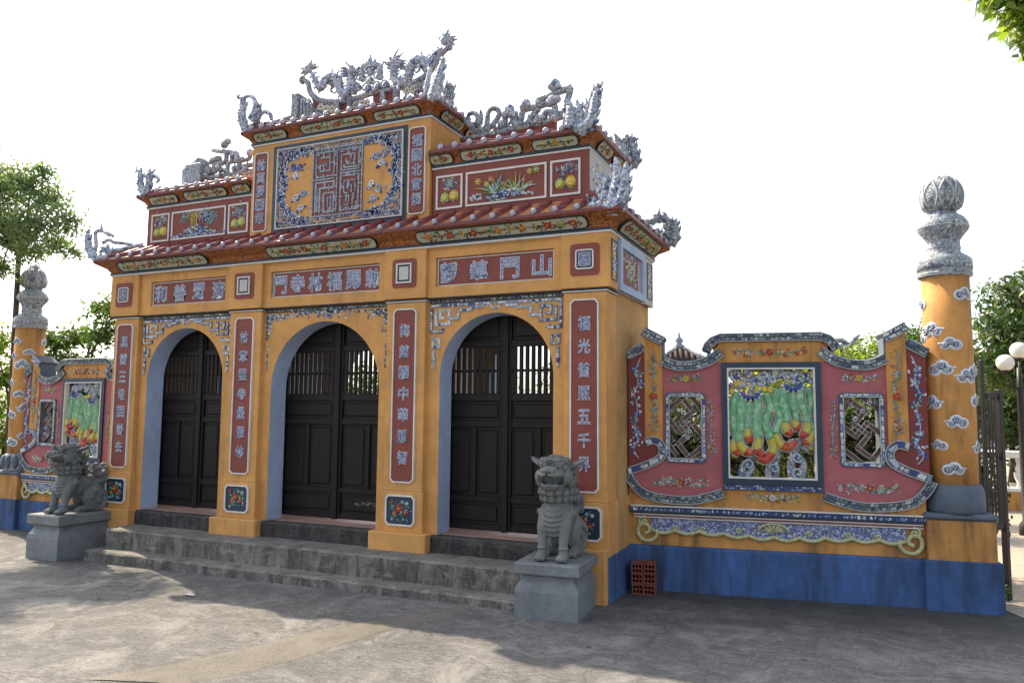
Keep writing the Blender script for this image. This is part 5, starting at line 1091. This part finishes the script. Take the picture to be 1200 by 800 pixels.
# ------------------------------------------------------------------ stone lions on pedestals
def lion_mesh():
    b=MB(); E=lambda c,r,rot=None,nu=18,nv=12: b.ell(c,r,nu,nv,rot=rot)
    E((0,-.125,.335),(.128,.140,.180)); E((0,-.11,.43),(.118,.12,.12)); E((0,.03,.325),(.112,.23,.135)); E((0,.20,.235),(.125,.15,.165)); E((0,.10,.36),(.085,.2,.09))
    for s in (-1,1):
        E((s*.095,.185,.165),(.072,.160,.155)); E((s*.125,.055,.040),(.048,.120,.040)); b.tube([(s*.11,.29,.20),(s*.11,.33,.10),(s*.11,.26,.03)],[.065,.055,.042],10)
        b.tube([(s*.085,-.115,.36),(s*.098,-.19,.25),(s*.096,-.212,.15),(s*.096,-.218,.055)],[.078,.060,.042,.040],14); E((s*.098,-.240,.034),(.052,.075,.037))
        for k in range(4): E((s*.098+(-.036+.024*k),-.302+.006*abs(k-1.5),.025),(.015,.026,.024),None,10,8)
        for k in range(4): E((s*.125+(-.030+.020*k),-.058,.024),(.013,.022,.022),None,10,8)
        E((s*.097,-.222,.10),(.048,.046,.018),None,12,8)
    E((0,-.11,.535),(.135,.135,.10)); E((0,-.125,.680),(.142,.140,.112)); E((0,-.165,.745),(.125,.105,.062))
    # muzzle, mouth open
    E((0,-.265,.708),(.112,.090,.040)); E((0,-.315,.722),(.080,.055,.040)); E((0,-.368,.735),(.040,.026,.026))
    for s in (-1,1):
        E((s*.042,-.356,.726),(.031,.030,.027)); E((s*.072,-.318,.696),(.048,.058,.026)); E((s*.066,-.265,.778),(.052,.045,.030)); E((s*.070,-.285,.748),(.029,.026,.027)); E((s*.125,-.205,.668),(.045,.075,.062))
        b.tube([(s*.025,-.30,.800),(s*.08,-.285,.808),(s*.135,-.21,.785)],[.016,.024,.010],8)
        b.tube([(s*.012,-.40,.70),(s*.05,-.375,.688),(s*.095,-.325,.682),(s*.128,-.24,.690)],[.010,.013,.014,.008],8)
        b.tube([(s*.118,-.25,.688),(s*.125,-.235,.645),(s*.108,-.235,.61)],[.020,.022,.018],8)
        v0=np.array([s*.105,-.10,.735]); b.tube([v0,v0+(s*.055,.02,.030),v0+(s*.120,.045,.055),v0+(s*.165,.06,.085)],[.040,.062,.045,.004],12,flat=.40)
        b.tube([(s*.055,-.355,.685),(s*.058,-.358,.655)],[.013,.003],8)
    E((0,-.235,.580),(.100,.100,.026)); E((0,-.295,.588),(.080,.048,.020)); E((0,-.265,.615),(.045,.085,.012)); b.tube([(-.10,-.23,.600),(-.072,-.325,.604),(0,-.352,.606),(.072,-.325,.604),(.10,-.23,.600)],.012,8)
    for s in (-1,1): b.tube([(s*.058,-.325,.605),(s*.06,-.33,.632)],[.010,.003],8)
    def curl(c,r,nrm):
        c=np.array(c); E(c,r,None,12,8); n=np.array(nrm,float); n/=np.linalg.norm(n); u=np.cross(n,(0,0,1.)); u/=np.linalg.norm(u)+1e-9; w=np.cross(n,u)
        b.tube([c+n*r*.88+(u*math.cos(t)+w*math.sin(t))*r*(.22+.075*t) for t in np.linspace(0,7,16)],r*.20,6)
    for i in range(9):
        a=PI*(-.05+1.10*i/8); curl((math.cos(a)*.135,-math.sin(a)*.165-.09,.538+.008*(i%2)),.036,(math.cos(a),-math.sin(a),.1))
        if i%2==0 or True: curl((math.cos(a)*.125,-math.sin(a)*.150-.09,.487),.032,(math.cos(a),-math.sin(a),-.1))
    for s in (-1,1):
        for k,(y,z) in enumerate(((-.15,.615),(-.08,.64),(-.01,.615),(-.03,.70),(.02,.67),(-.09,.575),(.0,.55))): curl((s*(.142-.008*k),y,z),.037,(s,.1,.1))
    for i in range(14): a=2*PI*i/14; curl((.100*math.cos(a),-.13+.10*math.sin(a),.785),.034,(math.cos(a),math.sin(a),1.2))
    for i in range(6): a=2*PI*i/6; curl((.045*math.cos(a),-.13+.045*math.sin(a),.808),.031,(math.cos(a)*.3,math.sin(a)*.3,1))
    for k in range(3):
        for s in (-1,0,1): curl((s*.07,.02+.03*k,.60-.06*k),.038,(s*.5,1,.4))
    for k,z in enumerate((.455,.415,.375,.335,.295,.255,.215)):
        pts=[]
        for t in np.linspace(-.8,.8,13):
            zz=(z-.335)/.185; rr_=math.sqrt(max(.05,1-zz*zz)); pts.append((math.sin(t)*.131*rr_,-.125-math.cos(t)*.143*rr_,z-.018*math.cos(t*2)))
        b.tube(pts,.007,6)
    for s in (-1,1):
        for k in range(6): b.tube([(s*.105,-.03+.034*k,.40-.012*k),(s*.118,.0+.036*k,.33-.005*k),(s*.108,.02+.036*k,.25)],[.006,.010,.006],6)
        for (y,z,r) in ((.16,.24,.045),(.24,.20,.042),(.12,.17,.036),(.20,.12,.036),(-.11,.37,.036)): curl((s*.145,y,z),r,(s,0,0))
        b.tube([(s*.10,-.03,.44),(s*.13,-.10,.42),(s*.13,-.16,.36),(s*.12,-.14,.30)],[.012,.018,.016,.008],7)
    E((0,.33,.28),(.075,.06,.14)); E((0,.31,.42),(.088,.085,.115))
    for x,z,r in ((-.06,.34,.045),(.06,.34,.045),(-.07,.43,.046),(.07,.43,.046),(0,.38,.05),(-.04,.50,.04),(.04,.50,.04),(0,.54,.04),(0,.46,.046)): curl((x,.355,z),r,(.2*x,1,.1)); curl((x,.26,z+.01),r*.9,(x,-1,.1))
    for s in (-1,1):
        for y,z,r in ((.31,.36,.045),(.30,.45,.045),(.34,.40,.04)): curl((s*.085,y,z),r,(s,0,.1))
    b.box(-.15,.15,.06,.36,0,.042)
    o=b.build('stone_lion_raw',m_stone); md=o.modifiers.new('v','REMESH'); md.mode='VOXEL'; md.voxel_size=.0048; md.use_smooth_shade=True; ms=o.modifiers.new('s','SMOOTH'); ms.factor=.5; ms.iterations=1
    bpy.context.view_layer.update(); dg=bpy.context.evaluated_depsgraph_get(); me=bpy.data.meshes.new_from_object(o.evaluated_get(dg)); bpy.data.objects.remove(o); me.name='stone_lion'; return me
lm=lion_mesh()
ey=MB()
for s in (-1,1): ey.ell((s*.071,-.3085,.748),(.012,.008,.012),8,6)
for i,(x,y,z,rz,lb) in enumerate(((2.83,-.36,.428,rad(4),'grey stone guardian lion with open mouth on the pedestal beside the hollow bricks'),(-3.15,-.36,.437,rad(2),'dark grey stone guardian lion seated in front of the screen wall with the pointed-bud column'))):
    t=thing('stone_lion',lb,'lion statue',(x,y,z),rz,'guardian lions before the gate'); link('body',lm,t); ey.build('eyes',m_black,t); t.scale=(.92,.97,1) if i==0 else (.88,.95,.93)
def pedestal(x,y,z,rz,lab,wd,dp):
    t=thing('lion_pedestal',lab,'pedestal',(x,y,z),rz,'pedestals of the guardian lions'); h=wd/2; e=dp/2
    mb=MB()
    def st(pr):
        v=[]
        for ins,zz in pr: v+=[(-h+ins,-e+ins,zz),(h-ins,-e+ins,zz),(h-ins,e-ins,zz),(-h+ins,e-ins,zz)]
        n=len(pr); f=[(3,2,1,0),tuple(range(4*n-4,4*n))]
        for k in range(n-1):
            for i in range(4): j=(i+1)%4; f.append((4*k+i,4*k+j,4*k+4+j,4*k+4+i))
        return MB().add(v,f)
    t.scale=(1,1,1.17 if x<0 else 1); st([(.004,-.1),(.004,.20),(.012,.235),(.014,.2405)]).build('die_block',m_stone2,t); st([(.014,.240),(.022,.246),(.045,.285),(.05,.29),(.05,.315),(.04,.322)]).build('neck_moulding',m_stone2,t); st([(.04,.3215),(.012,.328),(0,.335),(-.004,.345),(-.004,.412),(.004,.422)]).build('top_slab',m_stone2,t)
pedestal(2.82,-.39,0.004,rad(5),'grey stone pedestal with a moulded neck next to the blue plinth and bricks',.53,.70)
pedestal(-3.16,-.37,-.062,rad(-1),'dark stone pedestal with a moulded neck under the lion farther from the bricks',.54,.72)
# ------------------------------------------------------------------ hollow bricks
def brick_mesh():
    w,h,l=.104,.090,.19; mb=MB(); xs=[-w/2]; zs=[0]
    hx=[(-.040,-.018),(-.011,.011),(.018,.040)]; hz=[(.012,.040),(.050,.078)]
    xs=sorted([-w/2,w/2]+[a for q in hx for a in q]); zs=sorted([0,h]+[a for q in hz for a in q])
    for i in range(len(xs)-1):
        for j in range(len(zs)-1):
            hole=any(abs(xs[i]-a)<1e-6 for a,b in hx) and any(abs(zs[j]-a)<1e-6 for a,b in hz)
            x0,x1,z0,z1=xs[i],xs[i+1],zs[j],zs[j+1]
            if not hole:
                for y in (-l/2,l/2): mb.add([(x0,y,z0),(x1,y,z0),(x1,y,z1),(x0,y,z1)],[(0,1,2,3)])
            else: mb.add([(x0,-l/2,z0),(x1,-l/2,z0),(x1,-l/2,z1),(x0,-l/2,z1),(x0,l/2,z0),(x1,l/2,z0),(x1,l/2,z1),(x0,l/2,z1)],[(0,1,5,4),(1,2,6,5),(2,3,7,6),(3,0,4,7)])
    mb.add([(-w/2,-l/2,0),(w/2,-l/2,0),(w/2,-l/2,h),(-w/2,-l/2,h),(-w/2,l/2,0),(w/2,l/2,0),(w/2,l/2,h),(-w/2,l/2,h)],[(0,1,5,4),(1,2,6,5),(2,3,7,6),(3,0,4,7)])
    o=mb.build('hollow_brick',m_brick); me=o.data; bpy.data.objects.remove(o); return me
bm_=brick_mesh()
for i in range(6):
    c_,r_=i%2,i//2; p=np.array([3.13,.66])+np.array([math.cos(rad(9.5)),math.sin(rad(9.5))])*(.10+.107*c_)+np.array([math.sin(rad(9.5)),-math.cos(rad(9.5))])*(.155+(-.0 if i!=3 else -.022)+(.01 if i in (1,4) else 0))
    link('hollow_brick',bm_,None,'red hollow clay brick with six holes, %s of its stack, %s'%(('bottom','middle','top')[r_],('next to the gate side','farther from the gate')[c_]),'brick','hollow bricks stacked by the wall',None,(p[0],p[1],.001+r_*.0915),rad(9.5)+random.uniform(-.03,.03))
# ------------------------------------------------------------------ iron gate, balustrade, lamp, far roofs
A=hit(1184,702,2,.004); Bp=np.array([6.09,1.50]); dv=np.array([A[0],A[1]])-Bp; Lg=float(np.linalg.norm(dv))
ig=thing('iron_gate','black iron gate leaf standing open beside the ochre column','gate',(Bp[0],Bp[1],.004),math.atan2(dv[1],dv[0]))
def gbar(x0,x1,z0,z1,w,nm): mb=MB(); mb.rbox(x0,x1,-w/2,w/2,z0,z1,.004); mb.build(nm,m_black,ig)
gbar(-.045,.0,0.02,2.12,.035,'hinge_stile'); gbar(.06,.095,.0,2.12,.03,'inner_stile'); gbar(Lg-.045,Lg,.0,1.86,.05,'meeting_stile')
for z in (.62,1.25,1.78): gbar(.10,Lg-.045,z,z+.045,.035,'rail')
n=4
for i in range(1,n): gbar(.10+(Lg-.15)*i/n-.008,.10+(Lg-.15)*i/n+.008,.665,1.78,.016,'bar')
bl=thing('balustrade','pale balustrade with urn balusters on an ochre base across the sunny yard','balustrade',(7.5,9.5,.0),rad(8))
mb=MB(); mb.rbox(-3.5,6,-.12,.12,0,.32,.01); mb.build('base_wall',m_orange2,bl); mb=MB(); mb.rbox(-3.5,6,-.14,.14,.90,1.02,.015); mb.build('top_rail',m_white,bl); mb=MB(); mb.rbox(-3.5,6,-.13,.13,.321,.38,.01); mb.build('bottom_rail',m_white,bl)
mb=MB(); mb.lathe([(.05,.378),(.05,.42),(.035,.45),(.075,.56),(.085,.63),(.05,.74),(.032,.80),(.05,.85),(.05,.902)],12); b0=mb.build('baluster',m_white,bl); b0.location=(-3.3,0,0)
for i in range(1,30): link('baluster',b0.data,bl,loc=(-3.3+.31*i,0,0))
lp=hit(1196,470,1,6.2); lt=thing('globe_lamp_post','dark lamp post carrying white globe lamps above the balustrade','lamp post',(lp[0],lp[1],0)); mb=MB(); mb.lathe([(.10,0),(.09,.15),(.05,.2),(.04,1.9),(.05,1.95),(.035,2.05),(.03,2.3)],12); mb.build('pole',m_black,lt)
gm=plain('opal_glass',(.80,.76,.68),.25,.05,5)
dd=float((lp-CAM)@_F)
for u,v in ((1178,425),(1194,410.5),(1214,424)):
    p=atd(u,v,dd)-np.array([lp[0],lp[1],0]); mb=MB(); mb.ell(p,.115,20,14); mb.build('globe',gm,lt); mb=MB(); mb.tube([(0,0,2.0),(p[0]*.6,p[1]*.6,2.02),(p[0],p[1],p[2]-.10)],.016,6); mb.lathe([(.03,-.135),(.05,-.115),(.05,-.095)],10,p); mb.build('bracket',m_black,lt)
plain_orange=plain('clay_roof_tile',(.05,.03,.026),.85,.3,10)
def far_roof(px,base_v,d,w,h,label,fin,ht):
    p=atd(px,base_v,d); t=thing('pavilion',label,'pavilion',(p[0],p[1],0),rad(20)); z=p[2]; mb=MB()
    mb.rbox(-w*.6,w*.6,-w*.6,w*.6,0,z,.02); mb.build('wall',m_orange2,t); n=9; mb=MB(); frustum(mb,(-w,w,-w,w),z,(-.06,.06,-.06,.06),z+h); rf=mb.build('roof',plain_orange,t)
    for i in range(n):
        x=-w+2*w*(i+.5)/n; k=1-abs(x)/w
        for rz in (0,PI/2,PI,-PI/2):
            q=MB(); q.tube([(x,-w-.01,z+.02),(x,-w+(w-.06)*k,z+.03+h*k)],[.05,.045],7); o=q.build('roof_tile',plain_orange,rf); o.rotation_euler=(0,0,rz)
    mb=MB(); mb.lathe([(.10,z+h-.05),(.16,z+h+.05),(.07,z+h+.12),(.12,z+h+.2),(.04,z+h+.3),(.02,z+h+fin*.75),(.005,z+h+fin)],12); mb.build('finial',m_shard_d,rf)
    q=MB()
    for k in range(4):
        a=PI/4+PI/2*k; q.tube([(1.41*w*math.cos(a)*s_,1.41*w*math.sin(a)*s_,z+.05+h*(1-s_)) for s_ in (1,.6,.2,.05)],[.07,.06,.06,.05],7); q.tube([(1.41*w*math.cos(a),1.41*w*math.sin(a),z+.05),(1.5*w*math.cos(a),1.5*w*math.sin(a),z+.35)],[.07,.01],7)
    q.build('hip_ridges',m_shard_d,rf); return t
far_roof(796,426,20,.62,.40,'small far pavilion with a clay tiled roof and thin spire beyond the mosaic wall',.52,0)
t2=atd(994,412,20); pv=thing('temple_hall','far temple hall roof ridge with a porcelain dragon end behind the shrubs','hall',(t2[0],t2[1],0),rad(14)); mb=MB(); mb.rbox(-2.6,.0,-1.5,1.5,0,t2[2]-.55,.02); mb.build('wall',m_orange2,pv)
z=t2[2]-.56; mb=MB(); frustum(mb,(-3,.35,-1.9,1.9),z,(-3,.3,-.1,.1),z+.55); rf=mb.build('roof',plain_orange,pv)
for i in range(16):
    x=.25-i*.2; q=MB(); q.tube([(x,-1.92,z+.02),(x,-.1,z+.58)],.05,7); q.build('roof_tile',plain_orange,rf)
mb=MB(); mb.tube([(-3,0,z+.6),(-.6,0,z+.6),(0,0,z+.66),(.32,0,z+.86)],[.12,.12,.12,.05],8); mb.tube([(-.55,0,z+.66),(-.4,0,z+.86),(-.15,0,z+.86),(.0,0,z+.74)],.07,7); mb.tube([(.05,0,z+.7),(.16,0,z+.88),(.3,0,z+1.0)],[.08,.07,.02],7); mb.build('ridge_dragon',m_shard_d,rf)

# ------------------------------------------------------------------ trees and shrubs
def leaves(centers, radii, n, size, seed=0, shell=.55, droop=.2, aspect=.42):
    r=np.random.default_rng(seed); C_=np.array(centers); Rd=np.array(radii); w=(Rd.prod(1))**(2/3); w/=w.sum(); k=r.choice(len(C_),n,p=w)
    d=r.normal(size=(n,3)); d/=np.linalg.norm(d,axis=1)[:,None]; rad_=shell+(1-shell)*r.random(n)**.6; rad_*=r.choice([1,1,1,.7],n); lump=1+.16*np.sin(d[:,0]*5+k)+.14*np.sin(d[:,2]*7+2*k)
    P=C_[k]+d*(rad_*lump)[:,None]*Rd[k]; nn=d*.6+r.normal(size=(n,3))*.55; nn[:,2]+=.35; nn/=np.linalg.norm(nn,axis=1)[:,None]
    t=np.cross(nn,r.normal(size=(n,3))); t/=np.linalg.norm(t,axis=1)[:,None]; t[:,2]-=droop; t/=np.linalg.norm(t,axis=1)[:,None]; b=np.cross(nn,t); L=size*r.uniform(.6,1.3,n)[:,None]; Wd=L*aspect
    V=np.stack([P, P+t*L*.45+b*Wd*.5, P+t*L+nn*(-.12)*L, P+t*L*.45-b*Wd*.5],1).reshape(-1,3); return V
def leaf_obj(name,V,mat,parent,kind=None):
    n=len(V)//4; me=bpy.data.meshes.new(name); me.vertices.add(len(V)); me.vertices.foreach_set('co',V.ravel()); me.loops.add(n*4); me.loops.foreach_set('vertex_index',np.arange(n*4,dtype=np.int32)); me.polygons.add(n); me.polygons.foreach_set('loop_start',np.arange(0,n*4,4,dtype=np.int32)); me.polygons.foreach_set('loop_total',np.full(n,4,dtype=np.int32)); me.materials.append(mat); me.update(); me.validate(); return link(name,me,parent,kind=kind)
def tree(name,label,cat,base,clumps,n,size,mat,trunk_r=.12,seed=1,group=None,shell=.5,fork=None,aspect=.42):
    base=np.array(base,float); t=thing(name,label,cat,tuple(base),0,group); rl=random.Random(seed); mb=MB(); cs=[np.array(c[:3])-base for c in clumps]; rs=[c[3:] for c in clumps]; rs=[(x if len(x)==3 else (x[0],x[0],x[0]*.8)) for x in rs]
    top=sum(cs)/len(cs); fk=np.array(fork)-base if fork is not None else np.array([top[0]*.4,top[1]*.4,min(c[2] for c in cs)*.7])
    mb.tube([(0,0,-.1),tuple(fk*.5+np.array([rl.uniform(-.1,.1),rl.uniform(-.1,.1),0])),tuple(fk)],[trunk_r*1.25,trunk_r,trunk_r*.8],10)
    for c,r in zip(cs,rs):
        m=(fk+c)/2+np.array([rl.uniform(-.2,.2),rl.uniform(-.2,.2),rl.uniform(0,.3)]); mb.tube(smooth([tuple(fk),tuple(m),tuple(c)],4),lerp_list([trunk_r*.6,trunk_r*.35,trunk_r*.12],9),7)
        for k in range(6):
            e=c+np.array([rl.uniform(-1,1)*r[0],rl.uniform(-1,1)*r[1],rl.uniform(-.8,.9)*r[2]])*.85; mb.tube([tuple(m*.3+c*.7),tuple((c+e)/2+np.array([0,0,.06])),tuple(e)],[trunk_r*.16,trunk_r*.10,trunk_r*.04],5)
    mb.build('trunk',m_bark,t); leaf_obj('crown',leaves(cs,rs,n,size,seed,shell,aspect=aspect),mat,t); return t
def cl(u,v,d,*r): p=atd(u,v,d); return (p[0],p[1],p[2])+r
# tall tree behind the far column
b=atd(15,470,11.6); d=10.4
tree('tall_tree','tall airy tree with feathery crown of glare-paled leaves standing right behind the pointed-bud column','tree',(b[0],b[1],-.07),[cl(28,212,d,.34,.4,.34),cl(58,232,d+.2,.34,.4,.36),cl(5,218,d+.3,.42,.5,.4),cl(-30,235,d,.55),cl(38,262,d-.3,.42,.5,.40),cl(80,258,d,.22,.3,.26),cl(66,286,d+.2,.24,.3,.22),cl(6,262,d+.4,.4,.5,.38),cl(-40,280,d+.2,.5),cl(2,312,d+.4,.22,.3,.24),cl(34,295,d+.2,.26,.3,.18),cl(-25,205,d+.1,.45),cl(-75,230,d-.4,.55),cl(-120,255,d-.6,.6),cl(-85,205,d-.9,.55),cl(-150,220,d-.9,.65),cl(50,200,d+.1,.16,.3,.16),cl(88,296,d+.1,.10,.2,.12),cl(-70,255,d-1.2,.5),cl(-120,215,d-1.4,.55)],30000,.064,m_leaf_g,.045,11,shell=.0,fork=atd(22,296,11.2))
d=15
tree('small_tree','leafy low tree with open branches seen over the mosaic wall by the pointed-bud column','tree',(*atd(95,500,d)[:2],-.07),[cl(62,400,d,.45,.5,.3),cl(92,395,d+.4,.5,.5,.3),cl(125,390,d,.5,.5,.36),cl(118,362,d+.3,.4,.4,.22),cl(140,358,d,.5,.5,.3),cl(78,425,d,.6,.5,.3),cl(110,430,d+.3,.6,.5,.3),cl(45,425,d,.5,.5,.3),cl(100,460,d,.8,.6,.5)],5200,.12,m_leaf,.07,12,shell=.1)
tree('roadside_bush','yellow-green bush crowding behind the column with the pointed bud','bush',(*atd(-10,560,14)[:2],-.07),[cl(-8,400,14,.5,.5,.4),cl(2,440,14,.4,.5,.4),cl(-20,480,14,.6,.6,.5),cl(5,520,14,.5,.6,.5),cl(50,520,14.4,.8,.6,.6),cl(110,510,14.4,.8,.6,.6)],6500,.11,m_leaf_y,.06,13,shell=.2)
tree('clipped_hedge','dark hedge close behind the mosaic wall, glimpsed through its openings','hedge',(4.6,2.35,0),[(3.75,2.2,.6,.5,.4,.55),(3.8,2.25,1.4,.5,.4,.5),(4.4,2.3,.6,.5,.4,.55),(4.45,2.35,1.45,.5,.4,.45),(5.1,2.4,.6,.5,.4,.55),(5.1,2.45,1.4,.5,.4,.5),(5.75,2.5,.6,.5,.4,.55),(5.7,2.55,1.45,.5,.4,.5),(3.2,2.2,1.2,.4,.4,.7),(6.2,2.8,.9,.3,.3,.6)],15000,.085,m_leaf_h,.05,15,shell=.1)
# greenery behind the gate, seen through the grilles
for i,(x,y,h,lb) in enumerate(((-3.2,9.5,3.0,'dense shrub seen through the middle door grille'),(-.2,9.0,3.0,'dense shrub seen through the grille of the door by the bricks'),(-6.5,9.8,2.8,'dense shrub behind the door farthest from the bricks'))):
    tree('dense_shrub',lb,'shrub',(x,y,0),[(x-.9,y,1.1,1.1,.9,.9),(x+.9,y+.2,1.2,1.1,.9,.9),(x,y,2.1,1.2,.9,.8),(x,y-.3,.6,1.3,.9,.6)],6500,.13,m_leaf,.08,20+i,'shrubs in the yard behind the gate',shell=.35)
# shrubs behind the right wing
for i,(u,v,d,r,lb,mt) in enumerate(((915,455,11,.75,'yellow-green shrub showing through the openwork fruit panel',m_leaf_y),(1012,418,11.5,.60,'sunlit hedge plant rising just above the mosaic wall beside the ochre column',m_leaf_y),(800,470,11,.7,'dark shrub seen through the lattice window next to the gate',m_leaf_d),(1072,398,12.5,.55,'bright green shrub peeping out between wall and ochre column',m_leaf))):
    p=atd(u,v,d); tree('garden_shrub',lb,'shrub',(p[0],p[1],0),[(p[0],p[1],p[2]-.1,r,r*.8,r*.7),(p[0]-.5,p[1]+.1,p[2]-.75,r,r*.8,r*.8),(p[0]+.45,p[1],p[2]-.8,r,r*.8,r*.8),(p[0],p[1]-.2,p[2]-1.3,r*1.2,r*.8,r*.6)],5200,.10,mt,.06,30+i,'shrubs behind the mosaic wall',shell=.3)
# big dark tree on the right and the hedge below it
d=15
tree('mango_tree','broad dark green tree with dense drooping leaves behind the globe lamps','tree',(*atd(1245,560,d)[:2],0),[cl(1195,350,d,.75,.8,.6),cl(1240,345,d+.5,.9,.9,.8),cl(1172,385,d-.3,.5,.6,.5),cl(1205,395,d-.3,.8,.7,.6),cl(1260,400,d,1.0,.9,.8),cl(1160,425,d-.2,.45,.5,.42),cl(1195,440,d-.2,.7,.7,.5),cl(1250,450,d,1.0,.9,.7),cl(1300,380,d+.4,1.1,1,1)],15000,.15,m_leaf_d,.22,41,shell=.45,aspect=.34)
tree('hedge_bush','dark hedge bush filling the gap behind the pale balustrade','bush',(*atd(1185,560,19)[:2],0),[cl(1150,470,19,1.0,.8,.8),cl(1190,475,19,1.1,.8,.8),cl(1230,470,19,1.1,.8,.9),cl(1165,500,19,1.0,.8,.6),cl(1210,505,19,1.2,.8,.6),cl(1180,440,19.5,1.0,.8,.6)],9000,.16,m_leaf_d,.08,42,shell=.4)
# near tree whose branch hangs into the picture
d=5.2
tree('overhanging_tree','bright backlit leafy branch hanging high above the globe lamps','tree',(8.6,.4,0),[cl(1192,8,d,.16,.2,.16),cl(1215,40,d,.20,.25,.17),cl(1200,28,d+.2,.16,.2,.15),cl(1180,-12,d,.22,.25,.14),cl(1240,0,d,.4,.4,.3),cl(1300,-40,d+.3,.6,.6,.4),cl(1380,-60,d+.8,.8,.8,.6),cl(1216,62,d+.1,.12,.15,.09)],5200,.085,m_leaf_y,.14,51,shell=.1,fork=(8.3,.2,3.6),aspect=.5)
gt=thing('grass_tuft','small green weed growing at the foot of the iron gate','weed',(*hit(1172,703,2,0)[:2],.004)); V=leaves([(0,0,.05)],[(.07,.05,.06)],60,.09,61,.1,.1,.2); leaf_obj('blades',V,m_leaf,gt)
cb=MB(); p0=atd(-60,246,12.0); p1=atd(20,239.5,12.4); cb.tube([tuple(p0),tuple((p0+p1)/2+np.array([0,0,-.02])),tuple(p1)],.012,6); cb.build('overhead_cable',m_black,None,label='thin overhead cable running into the tall airy tree',cat='cable')

# ------------------------------------------------------------------ litter on the yard
lf=MB(); lf.add([(-.03,0,.002),(0,-.012,.010),(.035,.0,.004),(0,.013,.012),(.0,.0,.004)],[(0,1,4),(1,2,4),(2,3,4),(3,0,4)]); lo=lf.build('fallen_leaf',plain('dry_leaf',(.20,.12,.05),.7,.3,30)); lme=lo.data; bpy.data.objects.remove(lo)
for u,v in ((115,700),(300,742),(420,772),(505,745),(690,760),(760,735),(850,722),(880,752),(1010,742),(1085,728),(1130,765),(940,775),(60,735),(600,735)):
    p=hit(u,v,2,gz(1)); o=link('fallen_leaf',lme,None,('small dry brown leaf lying on the sunlit concrete yard' if v>735 and u<620 else 'small dry brown leaf lying on the shaded concrete yard'),'leaf','fallen leaves on the yard',None,(p[0],p[1],gz(p[0])+.002),random.random()*6); o.scale=(random.uniform(.6,1.1),)*3
p=hit(222,697,2,-.02); pp=MB(); pp.add([(-.05,-.02,.003),(.0,-.03,.012),(.05,-.01,.004),(.04,.03,.006),(-.02,.03,.02),(-.05,.01,.004),(0,0,.018)],[(0,1,6),(1,2,6),(2,3,6),(3,4,6),(4,5,6),(5,0,6)]); o=pp.build('paper_scrap',m_white,None,label='crumpled white paper scrap on the yard in front of the steps',cat='paper'); o.location=(p[0],p[1],gz(p[0])+.003)
